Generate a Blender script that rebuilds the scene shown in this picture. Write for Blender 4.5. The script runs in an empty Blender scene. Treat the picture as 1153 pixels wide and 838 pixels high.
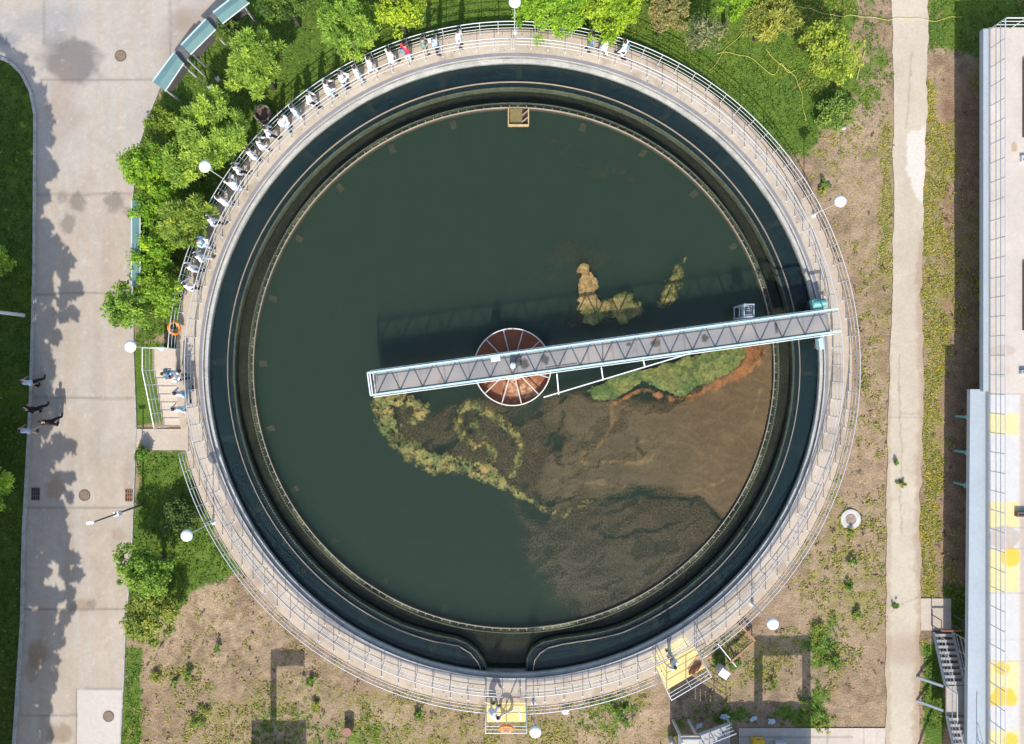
import bpy, bmesh, math, random
import numpy as np
from mathutils import Vector, Matrix

random.seed(7)
RNG = np.random.default_rng(11)
PI = math.pi
SC = bpy.context.scene
COL = SC.collection

# ------------------------------------------------------------------ frame of reference
# ground z = 0, tank walkway z = 1.2, camera looks straight down from 37.2 m
CAM_Z = 37.2
F = 791.0                      # focal length in photo pixels
CU, CV = 576.5, 419.0
W = 1.2                        # walkway level
WL = 0.72                      # water level
TL = 0.36                      # launder water level


def P(u, v, z=0.0):
    k = (CAM_Z - z) / F
    return Vector(((u - CU) * k, -(v - CV) * k, z))


def RW(r, z):
    return r * (CAM_Z - z) / F


TC = P(578.5, 414.3, W)        # tank centre
TCX, TCY = TC.x, TC.y

# ------------------------------------------------------------------ noise
_LAT = RNG.random((256, 256))


def vnoise(x, y, s=1.0, off=0):
    x = np.asarray(x, float) / s + off * 17.31 + 500
    y = np.asarray(y, float) / s + off * 9.77 + 500
    xi = np.floor(x).astype(int); yi = np.floor(y).astype(int)
    fx = x - xi; fy = y - yi
    fx = fx * fx * (3 - 2 * fx); fy = fy * fy * (3 - 2 * fy)
    a = _LAT[xi % 256, yi % 256]; b = _LAT[(xi + 1) % 256, yi % 256]
    c = _LAT[xi % 256, (yi + 1) % 256]; d = _LAT[(xi + 1) % 256, (yi + 1) % 256]
    return (a * (1 - fx) + b * fx) * (1 - fy) + (c * (1 - fx) + d * fx) * fy


def fbm(x, y, s=1.0, o=4, off=0):
    t = 0; a = 0.5; n = 0
    for i in range(o):
        t = t + a * vnoise(x, y, s / 2 ** i, off + i * 3); n += a; a *= 0.55
    return t / n


def sstep(a, b, x):
    t = np.clip((x - a) / (b - a + 1e-9), 0, 1)
    return t * t * (3 - 2 * t)


# ------------------------------------------------------------------ materials
MATS = {}


def mat(name, col, rough=0.7, metal=0.0, var=0.12, scale=3.0, bump=0.0, bscale=None, spec=0.5,
        attr=None, col2=None, detail=6, trans=0.0, rcol=None, fine=0.0):
    """principled surface whose colour is broken up by noise; attr: multiply / take a colour attribute"""
    if name in MATS:
        return MATS[name]
    m = bpy.data.materials.new(name); m.use_nodes = True
    nt = m.node_tree; n = nt.nodes; l = nt.links
    b = n['Principled BSDF']
    b.inputs['Roughness'].default_value = rough
    b.inputs['Metallic'].default_value = metal
    b.inputs['Specular IOR Level'].default_value = spec
    tc = n.new('ShaderNodeTexCoord')
    nz = n.new('ShaderNodeTexNoise'); nz.inputs['Scale'].default_value = scale
    nz.inputs['Detail'].default_value = detail; nz.inputs['Roughness'].default_value = 0.65
    l.new(tc.outputs['Object'], nz.inputs['Vector'])
    rp = n.new('ShaderNodeValToRGB')
    c = np.array(col[:3]); c2 = np.array(col2[:3]) if col2 is not None else None
    lo = c * (1 - var) if c2 is None else c2
    hi = c * (1 + var) if c2 is None else c
    rp.color_ramp.elements[0].position = 0.3; rp.color_ramp.elements[1].position = 0.7
    rp.color_ramp.elements[0].color = (*np.clip(lo, 0, 1), 1)
    rp.color_ramp.elements[1].color = (*np.clip(hi, 0, 1), 1)
    l.new(nz.outputs['Fac'], rp.inputs['Fac'])
    out = rp.outputs['Color']
    if fine > 0:
        n2 = n.new('ShaderNodeTexNoise'); n2.inputs['Scale'].default_value = scale * 9; n2.inputs['Detail'].default_value = 4
        l.new(tc.outputs['Object'], n2.inputs['Vector'])
        mr = n.new('ShaderNodeMapRange'); mr.inputs['From Min'].default_value = 0.3; mr.inputs['From Max'].default_value = 0.7
        mr.inputs['To Min'].default_value = 1 - fine; mr.inputs['To Max'].default_value = 1 + fine
        l.new(n2.outputs['Fac'], mr.inputs['Value'])
        mx = n.new('ShaderNodeMix'); mx.data_type = 'RGBA'; mx.blend_type = 'MULTIPLY'; mx.inputs['Factor'].default_value = 1
        l.new(out, mx.inputs['A']); l.new(mr.outputs['Result'], mx.inputs['B']); out = mx.outputs['Result']
    if attr:
        a = n.new('ShaderNodeAttribute'); a.attribute_name = attr
        mx = n.new('ShaderNodeMix'); mx.data_type = 'RGBA'; mx.blend_type = 'MULTIPLY'; mx.inputs['Factor'].default_value = 1
        l.new(out, mx.inputs['A']); l.new(a.outputs['Color'], mx.inputs['B']); out = mx.outputs['Result']
    l.new(out, b.inputs['Base Color'])
    if bump:
        nb = n.new('ShaderNodeTexNoise'); nb.inputs['Scale'].default_value = bscale or scale * 6; nb.inputs['Detail'].default_value = 5
        l.new(tc.outputs['Object'], nb.inputs['Vector'])
        bp = n.new('ShaderNodeBump'); bp.inputs['Strength'].default_value = bump; bp.inputs['Distance'].default_value = 0.05
        l.new(nb.outputs['Fac'], bp.inputs['Height']); l.new(bp.outputs['Normal'], b.inputs['Normal'])
    if trans:
        tr = n.new('ShaderNodeBsdfTranslucent'); mxs = n.new('ShaderNodeMixShader'); mxs.inputs['Fac'].default_value = trans
        l.new(out, tr.inputs['Color']); l.new(b.outputs['BSDF'], mxs.inputs[1]); l.new(tr.outputs['BSDF'], mxs.inputs[2])
        l.new(mxs.outputs['Shader'], n['Material Output'].inputs['Surface'])
    MATS[name] = m
    return m


WHITE1 = (1, 1, 1)
M_ground = mat('ground_soil_grass', WHITE1, 0.95, attr='col', var=0.28, scale=1.6, detail=9, bump=0.9, bscale=9, spec=0.1, fine=0.3)
M_road = mat('road_concrete', WHITE1, 0.85, attr='col', var=0.05, scale=0.7, detail=9, bump=0.15, bscale=30, spec=0.3, fine=0.05)
M_path = mat('path_concrete', WHITE1, 0.9, attr='col', var=0.06, scale=0.8, detail=9, bump=0.25, bscale=20, spec=0.2, fine=0.06)
M_kerb = mat('kerb_stone', (0.36, 0.35, 0.32), 0.9, var=0.25, scale=2.5, fine=0.15)
M_walk = mat('walkway_concrete', WHITE1, 0.88, attr='col', var=0.07, scale=0.9, detail=9, bump=0.15, bscale=25, fine=0.06, spec=0.25)
M_track = mat('wheel_track_grey', (0.20, 0.19, 0.20), 0.8, var=0.15, scale=1.2, fine=0.1)
M_ledge = mat('tank_rim_concrete', (0.50, 0.48, 0.44), 0.85, col2=(0.30, 0.30, 0.28), scale=1.4, fine=0.18)
M_wall = mat('tank_wall_concrete', (0.30, 0.29, 0.25), 0.9, col2=(0.09, 0.09, 0.07), scale=1.0, fine=0.2)
M_algwall = mat('algae_stained_concrete', (0.085, 0.10, 0.055), 0.9, col2=(0.028, 0.036, 0.024), scale=2.2, fine=0.3, bump=0.5, bscale=12)
M_trough = mat('launder_floor_silt', (0.115, 0.09, 0.05), 0.85, col2=(0.05, 0.043, 0.027), scale=0.8, fine=0.25)
M_weir = mat('weir_plate', (0.15, 0.155, 0.10), 0.7, col2=(0.05, 0.06, 0.03), scale=5, fine=0.25)
M_baffle = mat('scum_baffle_plate', (0.36, 0.29, 0.21), 0.6, col2=(0.25, 0.20, 0.14), scale=2)
M_bracket = mat('bracket_steel', (0.36, 0.36, 0.33), 0.6, metal=0.1, var=0.15)
M_beam = mat('submerged_beam', (0.34, 0.24, 0.13), 0.9, var=0.3, scale=2)
M_steel = mat('stainless_rail', (0.56, 0.57, 0.58), 0.5, metal=0.3, var=0.06, scale=4)
M_whitepaint = mat('white_painted_steel', (0.66, 0.67, 0.68), 0.5, var=0.06, scale=3)
M_lampwhite = mat('white_lamp_acrylic', (0.70, 0.71, 0.72), 0.35, var=0.02)
M_mint = mat('mint_painted_steel', (0.36, 0.55, 0.54), 0.5, col2=(0.50, 0.60, 0.60), scale=1.6)
M_teal = mat('teal_painted_metal', (0.13, 0.35, 0.33), 0.5, var=0.2, scale=3)
M_deck = mat('bridge_deck_plate', WHITE1, 0.75, attr='col', var=0.07, scale=1.5, fine=0.05)
M_rustwater = mat('feed_well_scum', (0.30, 0.105, 0.04), 0.7, col2=(0.21, 0.07, 0.028), scale=1.2, fine=0.15, attr='col')
M_teal_roof = mat('teal_sheet_roof', (0.17, 0.285, 0.27), 0.45, col2=(0.11, 0.205, 0.20), scale=0.9, metal=0.1)
M_darkboard = mat('dark_board', (0.09, 0.085, 0.085), 0.7, var=0.2)
M_orange = mat('orange_ring_plastic', (0.75, 0.22, 0.025), 0.5, var=0.1)
M_yellow = mat('yellow_floor_paint', (0.68, 0.50, 0.15), 0.8, col2=(0.62, 0.50, 0.25), scale=1.6, fine=0.1)
M_yellowdeep = mat('deep_yellow_paint', (0.74, 0.46, 0.03), 0.8, var=0.15, scale=2)
M_roof = mat('roof_concrete', WHITE1, 0.9, attr='col', var=0.06, scale=0.8, detail=9, fine=0.05)
M_ledgeblue = mat('pale_blue_sheet', (0.33, 0.37, 0.40), 0.6, var=0.06, scale=0.7, fine=0.05)
M_bwall = mat('rendered_wall', (0.45, 0.44, 0.42), 0.9, var=0.1)
M_iron = mat('cast_iron', (0.13, 0.09, 0.065), 0.7, var=0.3, scale=8)
M_concring = mat('concrete_ring', (0.47, 0.45, 0.42), 0.9, var=0.15, scale=4, fine=0.1)
M_rust = mat('rusty_steel', (0.30, 0.12, 0.06), 0.85, var=0.35, scale=6)
M_wood = mat('weathered_timber', (0.33, 0.17, 0.09), 0.85, var=0.25, scale=5)
M_stairtread = mat('grey_stair_tread', (0.36, 0.35, 0.34), 0.7, var=0.15)
M_cloth = mat('pale_blue_rag', (0.42, 0.50, 0.56), 0.9, var=0.1)
M_hose = mat('yellow_hose', (0.55, 0.50, 0.12), 0.5, var=0.1)
M_trunk = mat('bark', (0.13, 0.10, 0.075), 0.95, var=0.3, scale=6)
M_leaf = mat('leaf', WHITE1, 0.6, attr='col', var=0.12, scale=2, trans=0.42, spec=0.25)
M_weed = mat('weed_leaf', WHITE1, 0.8, attr='col', var=0.12, scale=2, trans=0.2, spec=0.15)
M_skin = mat('skin', (0.50, 0.30, 0.21), 0.6, var=0.04)
M_hair = mat('black_hair', (0.018, 0.016, 0.015), 0.6, var=0.2)
M_shoe = mat('dark_shoe', (0.03, 0.03, 0.032), 0.6, var=0.2)
M_algae = mat('algae_mat', WHITE1, 0.9, attr='col', var=0.3, scale=4, detail=9, fine=0.6, bump=1.0, bscale=16, spec=0.15)


def cloth(name, c):
    return mat('cloth_' + name, c, 0.9, var=0.05, scale=9, spec=0.15)


CL = {k: cloth(k, c) for k, c in dict(
    white=(0.78, 0.79, 0.81), offwhite=(0.68, 0.68, 0.66), paleblue=(0.44, 0.56, 0.68), blue=(0.13, 0.26, 0.38),
    slate=(0.18, 0.25, 0.33), black=(0.02, 0.02, 0.024), navy=(0.03, 0.035, 0.06), red=(0.62, 0.04, 0.07), sage=(0.22, 0.28, 0.24),
    jean=(0.20, 0.32, 0.44), grey=(0.25, 0.25, 0.26), khaki=(0.42, 0.38, 0.30), lightjean=(0.46, 0.58, 0.66)).items()}


def water_material(name, col, clear, rough=0.06, bump=0.03, sss=1.1):
    m = bpy.data.materials.new(name); m.use_nodes = True
    nt = m.node_tree; n = nt.nodes; l = nt.links
    b = n['Principled BSDF']
    b.inputs['Roughness'].default_value = rough; b.inputs['IOR'].default_value = 1.33
    b.inputs['Subsurface Weight'].default_value = 1.0; b.inputs['Subsurface Radius'].default_value = (0.8, 1.0, 0.9); b.inputs['Subsurface Scale'].default_value = sss
    tc = n.new('ShaderNodeTexCoord')
    nz = n.new('ShaderNodeTexNoise'); nz.inputs['Scale'].default_value = 0.16; nz.inputs['Detail'].default_value = 5
    nz.inputs['Distortion'].default_value = 1.2
    l.new(tc.outputs['Object'], nz.inputs['Vector'])
    rp = n.new('ShaderNodeValToRGB')
    rp.color_ramp.elements[0].position = 0.3; rp.color_ramp.elements[1].position = 0.75
    c = np.array(col)
    rp.color_ramp.elements[0].color = (*(c * 0.90), 1); rp.color_ramp.elements[1].color = (*(c * 1.12), 1)
    l.new(nz.outputs['Fac'], rp.inputs['Fac']); l.new(rp.outputs['Color'], b.inputs['Base Color'])
    nb = n.new('ShaderNodeTexNoise'); nb.inputs['Scale'].default_value = 3.0; nb.inputs['Detail'].default_value = 3
    l.new(tc.outputs['Object'], nb.inputs['Vector'])
    bp = n.new('ShaderNodeBump'); bp.inputs['Strength'].default_value = bump; bp.inputs['Distance'].default_value = 0.05
    l.new(nb.outputs['Fac'], bp.inputs['Height']); l.new(bp.outputs['Normal'], b.inputs['Normal'])
    tr = n.new('ShaderNodeBsdfTransparent'); tr.inputs['Color'].default_value = (0.75, 0.85, 0.75, 1)
    mx = n.new('ShaderNodeMixShader'); mx.inputs['Fac'].default_value = clear
    l.new(b.outputs['BSDF'], mx.inputs[1]); l.new(tr.outputs['BSDF'], mx.inputs[2])
    l.new(mx.outputs['Shader'], n['Material Output'].inputs['Surface'])
    return m


def murky_water(name):
    """a body of murky water: clear skin over a volume that scatters and absorbs"""
    m = bpy.data.materials.new(name); m.use_nodes = True
    nt = m.node_tree; n = nt.nodes; l = nt.links
    n.remove(n['Principled BSDF']); out = n['Material Output']
    tc = n.new('ShaderNodeTexCoord')
    nb = n.new('ShaderNodeTexNoise'); nb.inputs['Scale'].default_value = 3.0; nb.inputs['Detail'].default_value = 4
    l.new(tc.outputs['Object'], nb.inputs['Vector'])
    bp = n.new('ShaderNodeBump'); bp.inputs['Strength'].default_value = .06; bp.inputs['Distance'].default_value = .05
    l.new(nb.outputs['Fac'], bp.inputs['Height'])
    gl = n.new('ShaderNodeBsdfGlossy'); gl.inputs['Roughness'].default_value = .08; l.new(bp.outputs['Normal'], gl.inputs['Normal'])
    tr = n.new('ShaderNodeBsdfTransparent')
    fr = n.new('ShaderNodeFresnel'); fr.inputs['IOR'].default_value = 1.33; l.new(bp.outputs['Normal'], fr.inputs['Normal'])
    mx = n.new('ShaderNodeMixShader'); l.new(fr.outputs['Fac'], mx.inputs['Fac']); l.new(tr.outputs['BSDF'], mx.inputs[1]); l.new(gl.outputs['BSDF'], mx.inputs[2])
    l.new(mx.outputs['Shader'], out.inputs['Surface'])
    vs_ = n.new('ShaderNodeVolumeScatter'); vs_.inputs['Color'].default_value = (.57, 1.0, .58, 1); vs_.inputs['Density'].default_value = .62; vs_.inputs['Anisotropy'].default_value = 0.0
    va = n.new('ShaderNodeVolumeAbsorption'); va.inputs['Color'].default_value = (0.0, .12, .05, 1); va.inputs['Density'].default_value = 1.0
    ad = n.new('ShaderNodeAddShader'); l.new(vs_.outputs['Volume'], ad.inputs[0]); l.new(va.outputs['Volume'], ad.inputs[1]); l.new(ad.outputs['Shader'], out.inputs['Volume'])
    return m


M_water = murky_water('tank_water')
M_water2 = water_material('channel_water', (0.014, 0.030, 0.033), 0.20, sss=0.2)
M_water3 = water_material('launder_water', (0.020, 0.025, 0.020), 0.5, rough=0.1, bump=0.12, sss=0.1)


def scum_material(name='scum_film', cs=11, lo=.72, hi=1.28):
    """thin film floating on the water: coverage in attribute dens, colour in attribute col"""
    m = bpy.data.materials.new(name); m.use_nodes = True
    nt = m.node_tree; n = nt.nodes; l = nt.links
    b = n['Principled BSDF']; b.inputs['Roughness'].default_value = 0.45; b.inputs['Specular IOR Level'].default_value = 0.3
    tc = n.new('ShaderNodeTexCoord')
    a = n.new('ShaderNodeAttribute'); a.attribute_name = 'col'
    d = n.new('ShaderNodeAttribute'); d.attribute_name = 'dens'
    nz = n.new('ShaderNodeTexNoise'); nz.inputs['Scale'].default_value = 7; nz.inputs['Detail'].default_value = 8; nz.inputs['Roughness'].default_value = 0.75
    l.new(tc.outputs['Object'], nz.inputs['Vector'])
    mr = n.new('ShaderNodeMapRange'); mr.inputs['From Min'].default_value = 0.3; mr.inputs['From Max'].default_value = 0.7
    mr.inputs['To Min'].default_value = lo; mr.inputs['To Max'].default_value = hi
    l.new(nz.outputs['Fac'], mr.inputs['Value'])
    mx = n.new('ShaderNodeMix'); mx.data_type = 'RGBA'; mx.blend_type = 'MULTIPLY'; mx.inputs['Factor'].default_value = 1
    l.new(a.outputs['Color'], mx.inputs['A']); l.new(mr.outputs['Result'], mx.inputs['B'])
    l.new(mx.outputs['Result'], b.inputs['Base Color'])
    n2 = n.new('ShaderNodeTexNoise'); n2.inputs['Scale'].default_value = cs; n2.inputs['Detail'].default_value = 6; n2.inputs['Roughness'].default_value = 0.7
    l.new(tc.outputs['Object'], n2.inputs['Vector'])
    # coverage = smoothstep(noise, around 1-dens)
    ad = n.new('ShaderNodeMath'); ad.operation = 'ADD'; l.new(n2.outputs['Fac'], ad.inputs[0]); l.new(d.outputs['Fac'], ad.inputs[1])
    cv = n.new('ShaderNodeMapRange'); cv.interpolation_type = 'SMOOTHSTEP'
    cv.inputs['From Min'].default_value = 0.62; cv.inputs['From Max'].default_value = 1.25
    l.new(ad.outputs['Value'], cv.inputs['Value'])
    tr = n.new('ShaderNodeBsdfTransparent'); ms = n.new('ShaderNodeMixShader')
    l.new(cv.outputs['Result'], ms.inputs['Fac']); l.new(tr.outputs['BSDF'], ms.inputs[1]); l.new(b.outputs['BSDF'], ms.inputs[2])
    l.new(ms.outputs['Shader'], n['Material Output'].inputs['Surface'])
    return m


M_scum = scum_material()
M_algfilm = scum_material('algae_film', 16, .35, 1.65)


# ------------------------------------------------------------------ mesh building
def link(name, me, m=None, parent=None):
    o = bpy.data.objects.new(name, me)
    COL.objects.link(o)
    if parent is not None:
        o.parent = parent
    if m is not None and me is not None:
        me.materials.append(m)
    return o


def tag(o, label=None, cat=None, group=None, kind=None):
    if label: o['label'] = label
    if cat: o['category'] = cat
    if group: o['group'] = group
    if kind: o['kind'] = kind
    return o


def thing(name, label, cat, loc=(0, 0, 0), rz=0.0, group=None):
    o = bpy.data.objects.new(name, None)
    o.empty_display_size = 0.3
    COL.objects.link(o); o.location = loc; o.rotation_euler = (0, 0, rz)
    return tag(o, label, cat, group)


def fast_mesh(name, v, f, col=None, smooth=False, dens=None):
    """v (n,3) array, f (m,k) array of equal-sized faces"""
    v = np.asarray(v, np.float32); f = np.asarray(f, np.int32)
    me = bpy.data.meshes.new(name)
    me.vertices.add(len(v)); me.vertices.foreach_set('co', v.ravel())
    k = f.shape[1]
    me.loops.add(f.size); me.loops.foreach_set('vertex_index', f.ravel())
    me.polygons.add(len(f)); me.polygons.foreach_set('loop_start', np.arange(0, f.size, k, dtype=np.int32))
    me.polygons.foreach_set('loop_total', np.full(len(f), k, np.int32))
    if smooth:
        me.polygons.foreach_set('use_smooth', np.ones(len(f), bool))
    me.update(calc_edges=True)
    if col is not None:
        c = np.ones((len(v), 4), np.float32); c[:, :3] = col
        a = me.color_attributes.new('col', 'FLOAT_COLOR', 'POINT'); a.data.foreach_set('color', c.ravel())
    if dens is not None:
        a = me.attributes.new('dens', 'FLOAT', 'POINT'); a.data.foreach_set('value', np.asarray(dens, np.float32).ravel())
    return me


class MB:
    def __init__(s, off=(0, 0, 0)):
        s.v = []; s.f = []; s.off = Vector(off); s.smooth = False; s.mi = []; s.cur = 0

    def add(s, vs, fs):
        b = len(s.v)
        s.v += [Vector(x) - s.off for x in vs]
        s.f += [tuple(b + i for i in f) for f in fs]
        s.mi += [s.cur] * len(fs)
        return s

    def box(s, c, size, rz=0.0, bev=0.0):
        hx, hy, hz = size[0] / 2, size[1] / 2, size[2] / 2
        cr, sr = math.cos(rz), math.sin(rz)
        vs = []
        for z in (-hz, hz):
            for x, y in ((-hx, -hy), (hx, -hy), (hx, hy), (-hx, hy)):
                vs.append((c[0] + x * cr - y * sr, c[1] + x * sr + y * cr, c[2] + z))
        return s.add(vs, [(3, 2, 1, 0), (4, 5, 6, 7), (0, 1, 5, 4), (1, 2, 6, 5), (2, 3, 7, 6), (3, 0, 4, 7)])

    def bar(s, a, b, w, h=None):
        """square-section bar between two points, h is the size in the up direction"""
        a, b = Vector(a), Vector(b); d = (b - a).normalized()
        up = Vector((0, 0, 1)) if abs(d.z) < 0.95 else Vector((0, 1, 0))
        x = d.cross(up).normalized() * (w / 2); y = x.cross(d).normalized() * ((h or w) / 2)
        vs = [a - x - y, a + x - y, a + x + y, a - x + y, b - x - y, b + x - y, b + x + y, b - x + y]
        return s.add(vs, [(3, 2, 1, 0), (4, 5, 6, 7), (0, 1, 5, 4), (1, 2, 6, 5), (2, 3, 7, 6), (3, 0, 4, 7)])

    def tube(s, pts, r, n=6, cap=True):
        pts = [Vector(p) for p in pts]
        rs = r if isinstance(r, (list, tuple)) else [r] * len(pts)
        vs = []; fs = []; m = len(pts)
        ref = None
        for i, p in enumerate(pts):
            d = (pts[min(i + 1, m - 1)] - pts[max(i - 1, 0)]).normalized()
            if ref is None:
                ref = d.orthogonal().normalized()
            else:
                ref = (ref - d * ref.dot(d))
                ref = ref.normalized() if ref.length > 1e-6 else d.orthogonal().normalized()
            b = d.cross(ref)
            for k in range(n):
                t = 2 * PI * k / n
                vs.append(p + (ref * math.cos(t) + b * math.sin(t)) * rs[i])
        for i in range(m - 1):
            for k in range(n):
                k2 = (k + 1) % n
                fs.append((i * n + k, i * n + k2, (i + 1) * n + k2, (i + 1) * n + k))
        if cap:
            fs.append(tuple(range(n - 1, -1, -1))); fs.append(tuple((m - 1) * n + k for k in range(n)))
        return s.add(vs, fs)

    def loft(s, rings, cap=True):
        n = len(rings[0]); vs = [p for r in rings for p in r]; fs = []
        for i in range(len(rings) - 1):
            for k in range(n):
                k2 = (k + 1) % n
                fs.append((i * n + k, i * n + k2, (i + 1) * n + k2, (i + 1) * n + k))
        if cap:
            fs.append(tuple(range(n - 1, -1, -1))); fs.append(tuple((len(rings) - 1) * n + k for k in range(n)))
        return s.add(vs, fs)

    def lathe(s, c, prof, n=24):
        rings = [[(c[0] + r * math.cos(2 * PI * k / n), c[1] + r * math.sin(2 * PI * k / n), c[2] + z) for k in range(n)] for r, z in prof]
        return s.loft(rings)

    def prism(s, poly, z0, z1):
        n = len(poly)
        ar = sum(poly[i][0] * poly[(i + 1) % n][1] - poly[(i + 1) % n][0] * poly[i][1] for i in range(n))
        if ar < 0: poly = poly[::-1]
        vs = [(p[0], p[1], z0) for p in poly] + [(p[0], p[1], z1) for p in poly]
        fs = [tuple(range(n - 1, -1, -1)), tuple(range(n, 2 * n))]
        fs += [(i, (i + 1) % n, n + (i + 1) % n, n + i) for i in range(n)]
        return s.add(vs, fs)

    def revolve(s, prof, a0=0.0, a1=2 * PI, n=256, c=None, closed=True):
        """closed (r,z) profile swept round the tank centre"""
        c = c or (TCX, TCY); full = abs(a1 - a0 - 2 * PI) < 1e-6
        m = len(prof); vs = []; fs = []
        cnt = n if full else n + 1
        for i in range(cnt):
            t = a0 + (a1 - a0) * i / n
            for r, z in prof:
                vs.append((c[0] + r * math.cos(t), c[1] + r * math.sin(t), z))
        for i in range(n):
            j = (i + 1) % cnt
            for k in range(m if closed else m - 1):
                k2 = (k + 1) % m
                fs.append((i * m + k, j * m + k, j * m + k2, i * m + k2))
        if not full and closed:
            fs.append(tuple(range(m))); fs.append(tuple((cnt - 1) * m + k for k in range(m - 1, -1, -1)))
        return s.add(vs, fs)

    def ball(s, c, r, n=10, m=7):
        rx, ry, rz = r if isinstance(r, (tuple, list)) else (r, r, r)
        rings = []
        for j in range(m + 1):
            p = PI * j / m - PI / 2
            rr = max(math.cos(p), 0.02)
            rings.append([(c[0] + rx * rr * math.cos(2 * PI * k / n), c[1] + ry * rr * math.sin(2 * PI * k / n), c[2] + rz * math.sin(p)) for k in range(n)])
        return s.loft(rings)

    def mesh(s, name):
        me = bpy.data.meshes.new(name)
        me.from_pydata([tuple(v) for v in s.v], [], s.f)
        if s.smooth:
            me.polygons.foreach_set('use_smooth', np.ones(len(me.polygons), bool))
        if any(s.mi):
            me.polygons.foreach_set('material_index', np.array(s.mi, np.int32))
        me.update()
        return me

    def build(s, name, m, parent=None):
        return link(name, s.mesh(name), m, parent)


def white_col(o, c=(1, 1, 1)):
    """constant colour attribute for a mesh whose material multiplies one"""
    me = o.data
    a = me.color_attributes.new('col', 'FLOAT_COLOR', 'POINT')
    a.data.foreach_set('color', np.tile(np.array([*c, 1], np.float32), len(me.vertices)))
    return o


def copy_tree(o, parent=None):
    c = o.copy(); COL.objects.link(c); c.parent = parent
    for ch in list(o.children):
        copy_tree(ch, c)
    return c


def sheet(name, us, vs, edge, z, colf, m, extra=None):
    """strip between two edges edge(v)->(uL,uR) in photo pixels on the plane z; colf(U,V)->rgb"""
    us = np.asarray(us); vs = np.asarray(vs)
    U = np.empty((len(vs), len(us))); V = np.empty_like(U)
    for i, v in enumerate(vs):
        a, b = edge(v)
        U[i] = a + (b - a) * us; V[i] = v
    k = (CAM_Z - z) / F
    X = (U - CU) * k; Y = -(V - CV) * k
    n, mm = U.shape
    pts = np.stack([X.ravel(), Y.ravel(), np.full(X.size, z)], 1)
    idx = np.arange(n * mm).reshape(n, mm)
    f = np.stack([idx[1:, :-1].ravel(), idx[1:, 1:].ravel(), idx[:-1, 1:].ravel(), idx[:-1, :-1].ravel()], 1)
    me = fast_mesh(name, pts, f, colf(U.ravel(), V.ravel()))
    return link(name, me, m)


def interp_edge(pts):
    v = [p[0] for p in pts]; a = [p[1] for p in pts]; b = [p[2] for p in pts]
    return lambda x: (float(np.interp(x, v, a)), float(np.interp(x, v, b)))


def blob(U, V, u, v, ru, rv, soft=0.5, wob=0.35, off=0):
    d = np.sqrt(((U - u) / ru) ** 2 + ((V - v) / rv) ** 2) + (fbm(U, V, max(ru, rv) * 0.8, 3, off) - 0.5) * wob * 2
    return sstep(1 + soft / 2, 1 - soft / 2, d)


# ------------------------------------------------------------------ GROUND
def poly_mask(U, V, pts, soft=3.0):
    """soft signed inside mask of a polygon (photo pixels)"""
    pts = np.array(pts, float); n = len(pts)
    inside = np.zeros(U.shape, bool); dist = np.full(U.shape, 1e9)
    for i in range(n):
        a = pts[i]; b = pts[(i + 1) % n]
        c = ((a[1] > V) != (b[1] > V)) & (U < (b[0] - a[0]) * (V - a[1]) / (b[1] - a[1] + 1e-12) + a[0])
        inside ^= c
        d = b - a; L = d @ d + 1e-9
        t = np.clip(((U - a[0]) * d[0] + (V - a[1]) * d[1]) / L, 0, 1)
        dist = np.minimum(dist, np.hypot(U - a[0] - t * d[0], V - a[1] - t * d[1]))
    sd = np.where(inside, dist, -dist)
    return sd


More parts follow.
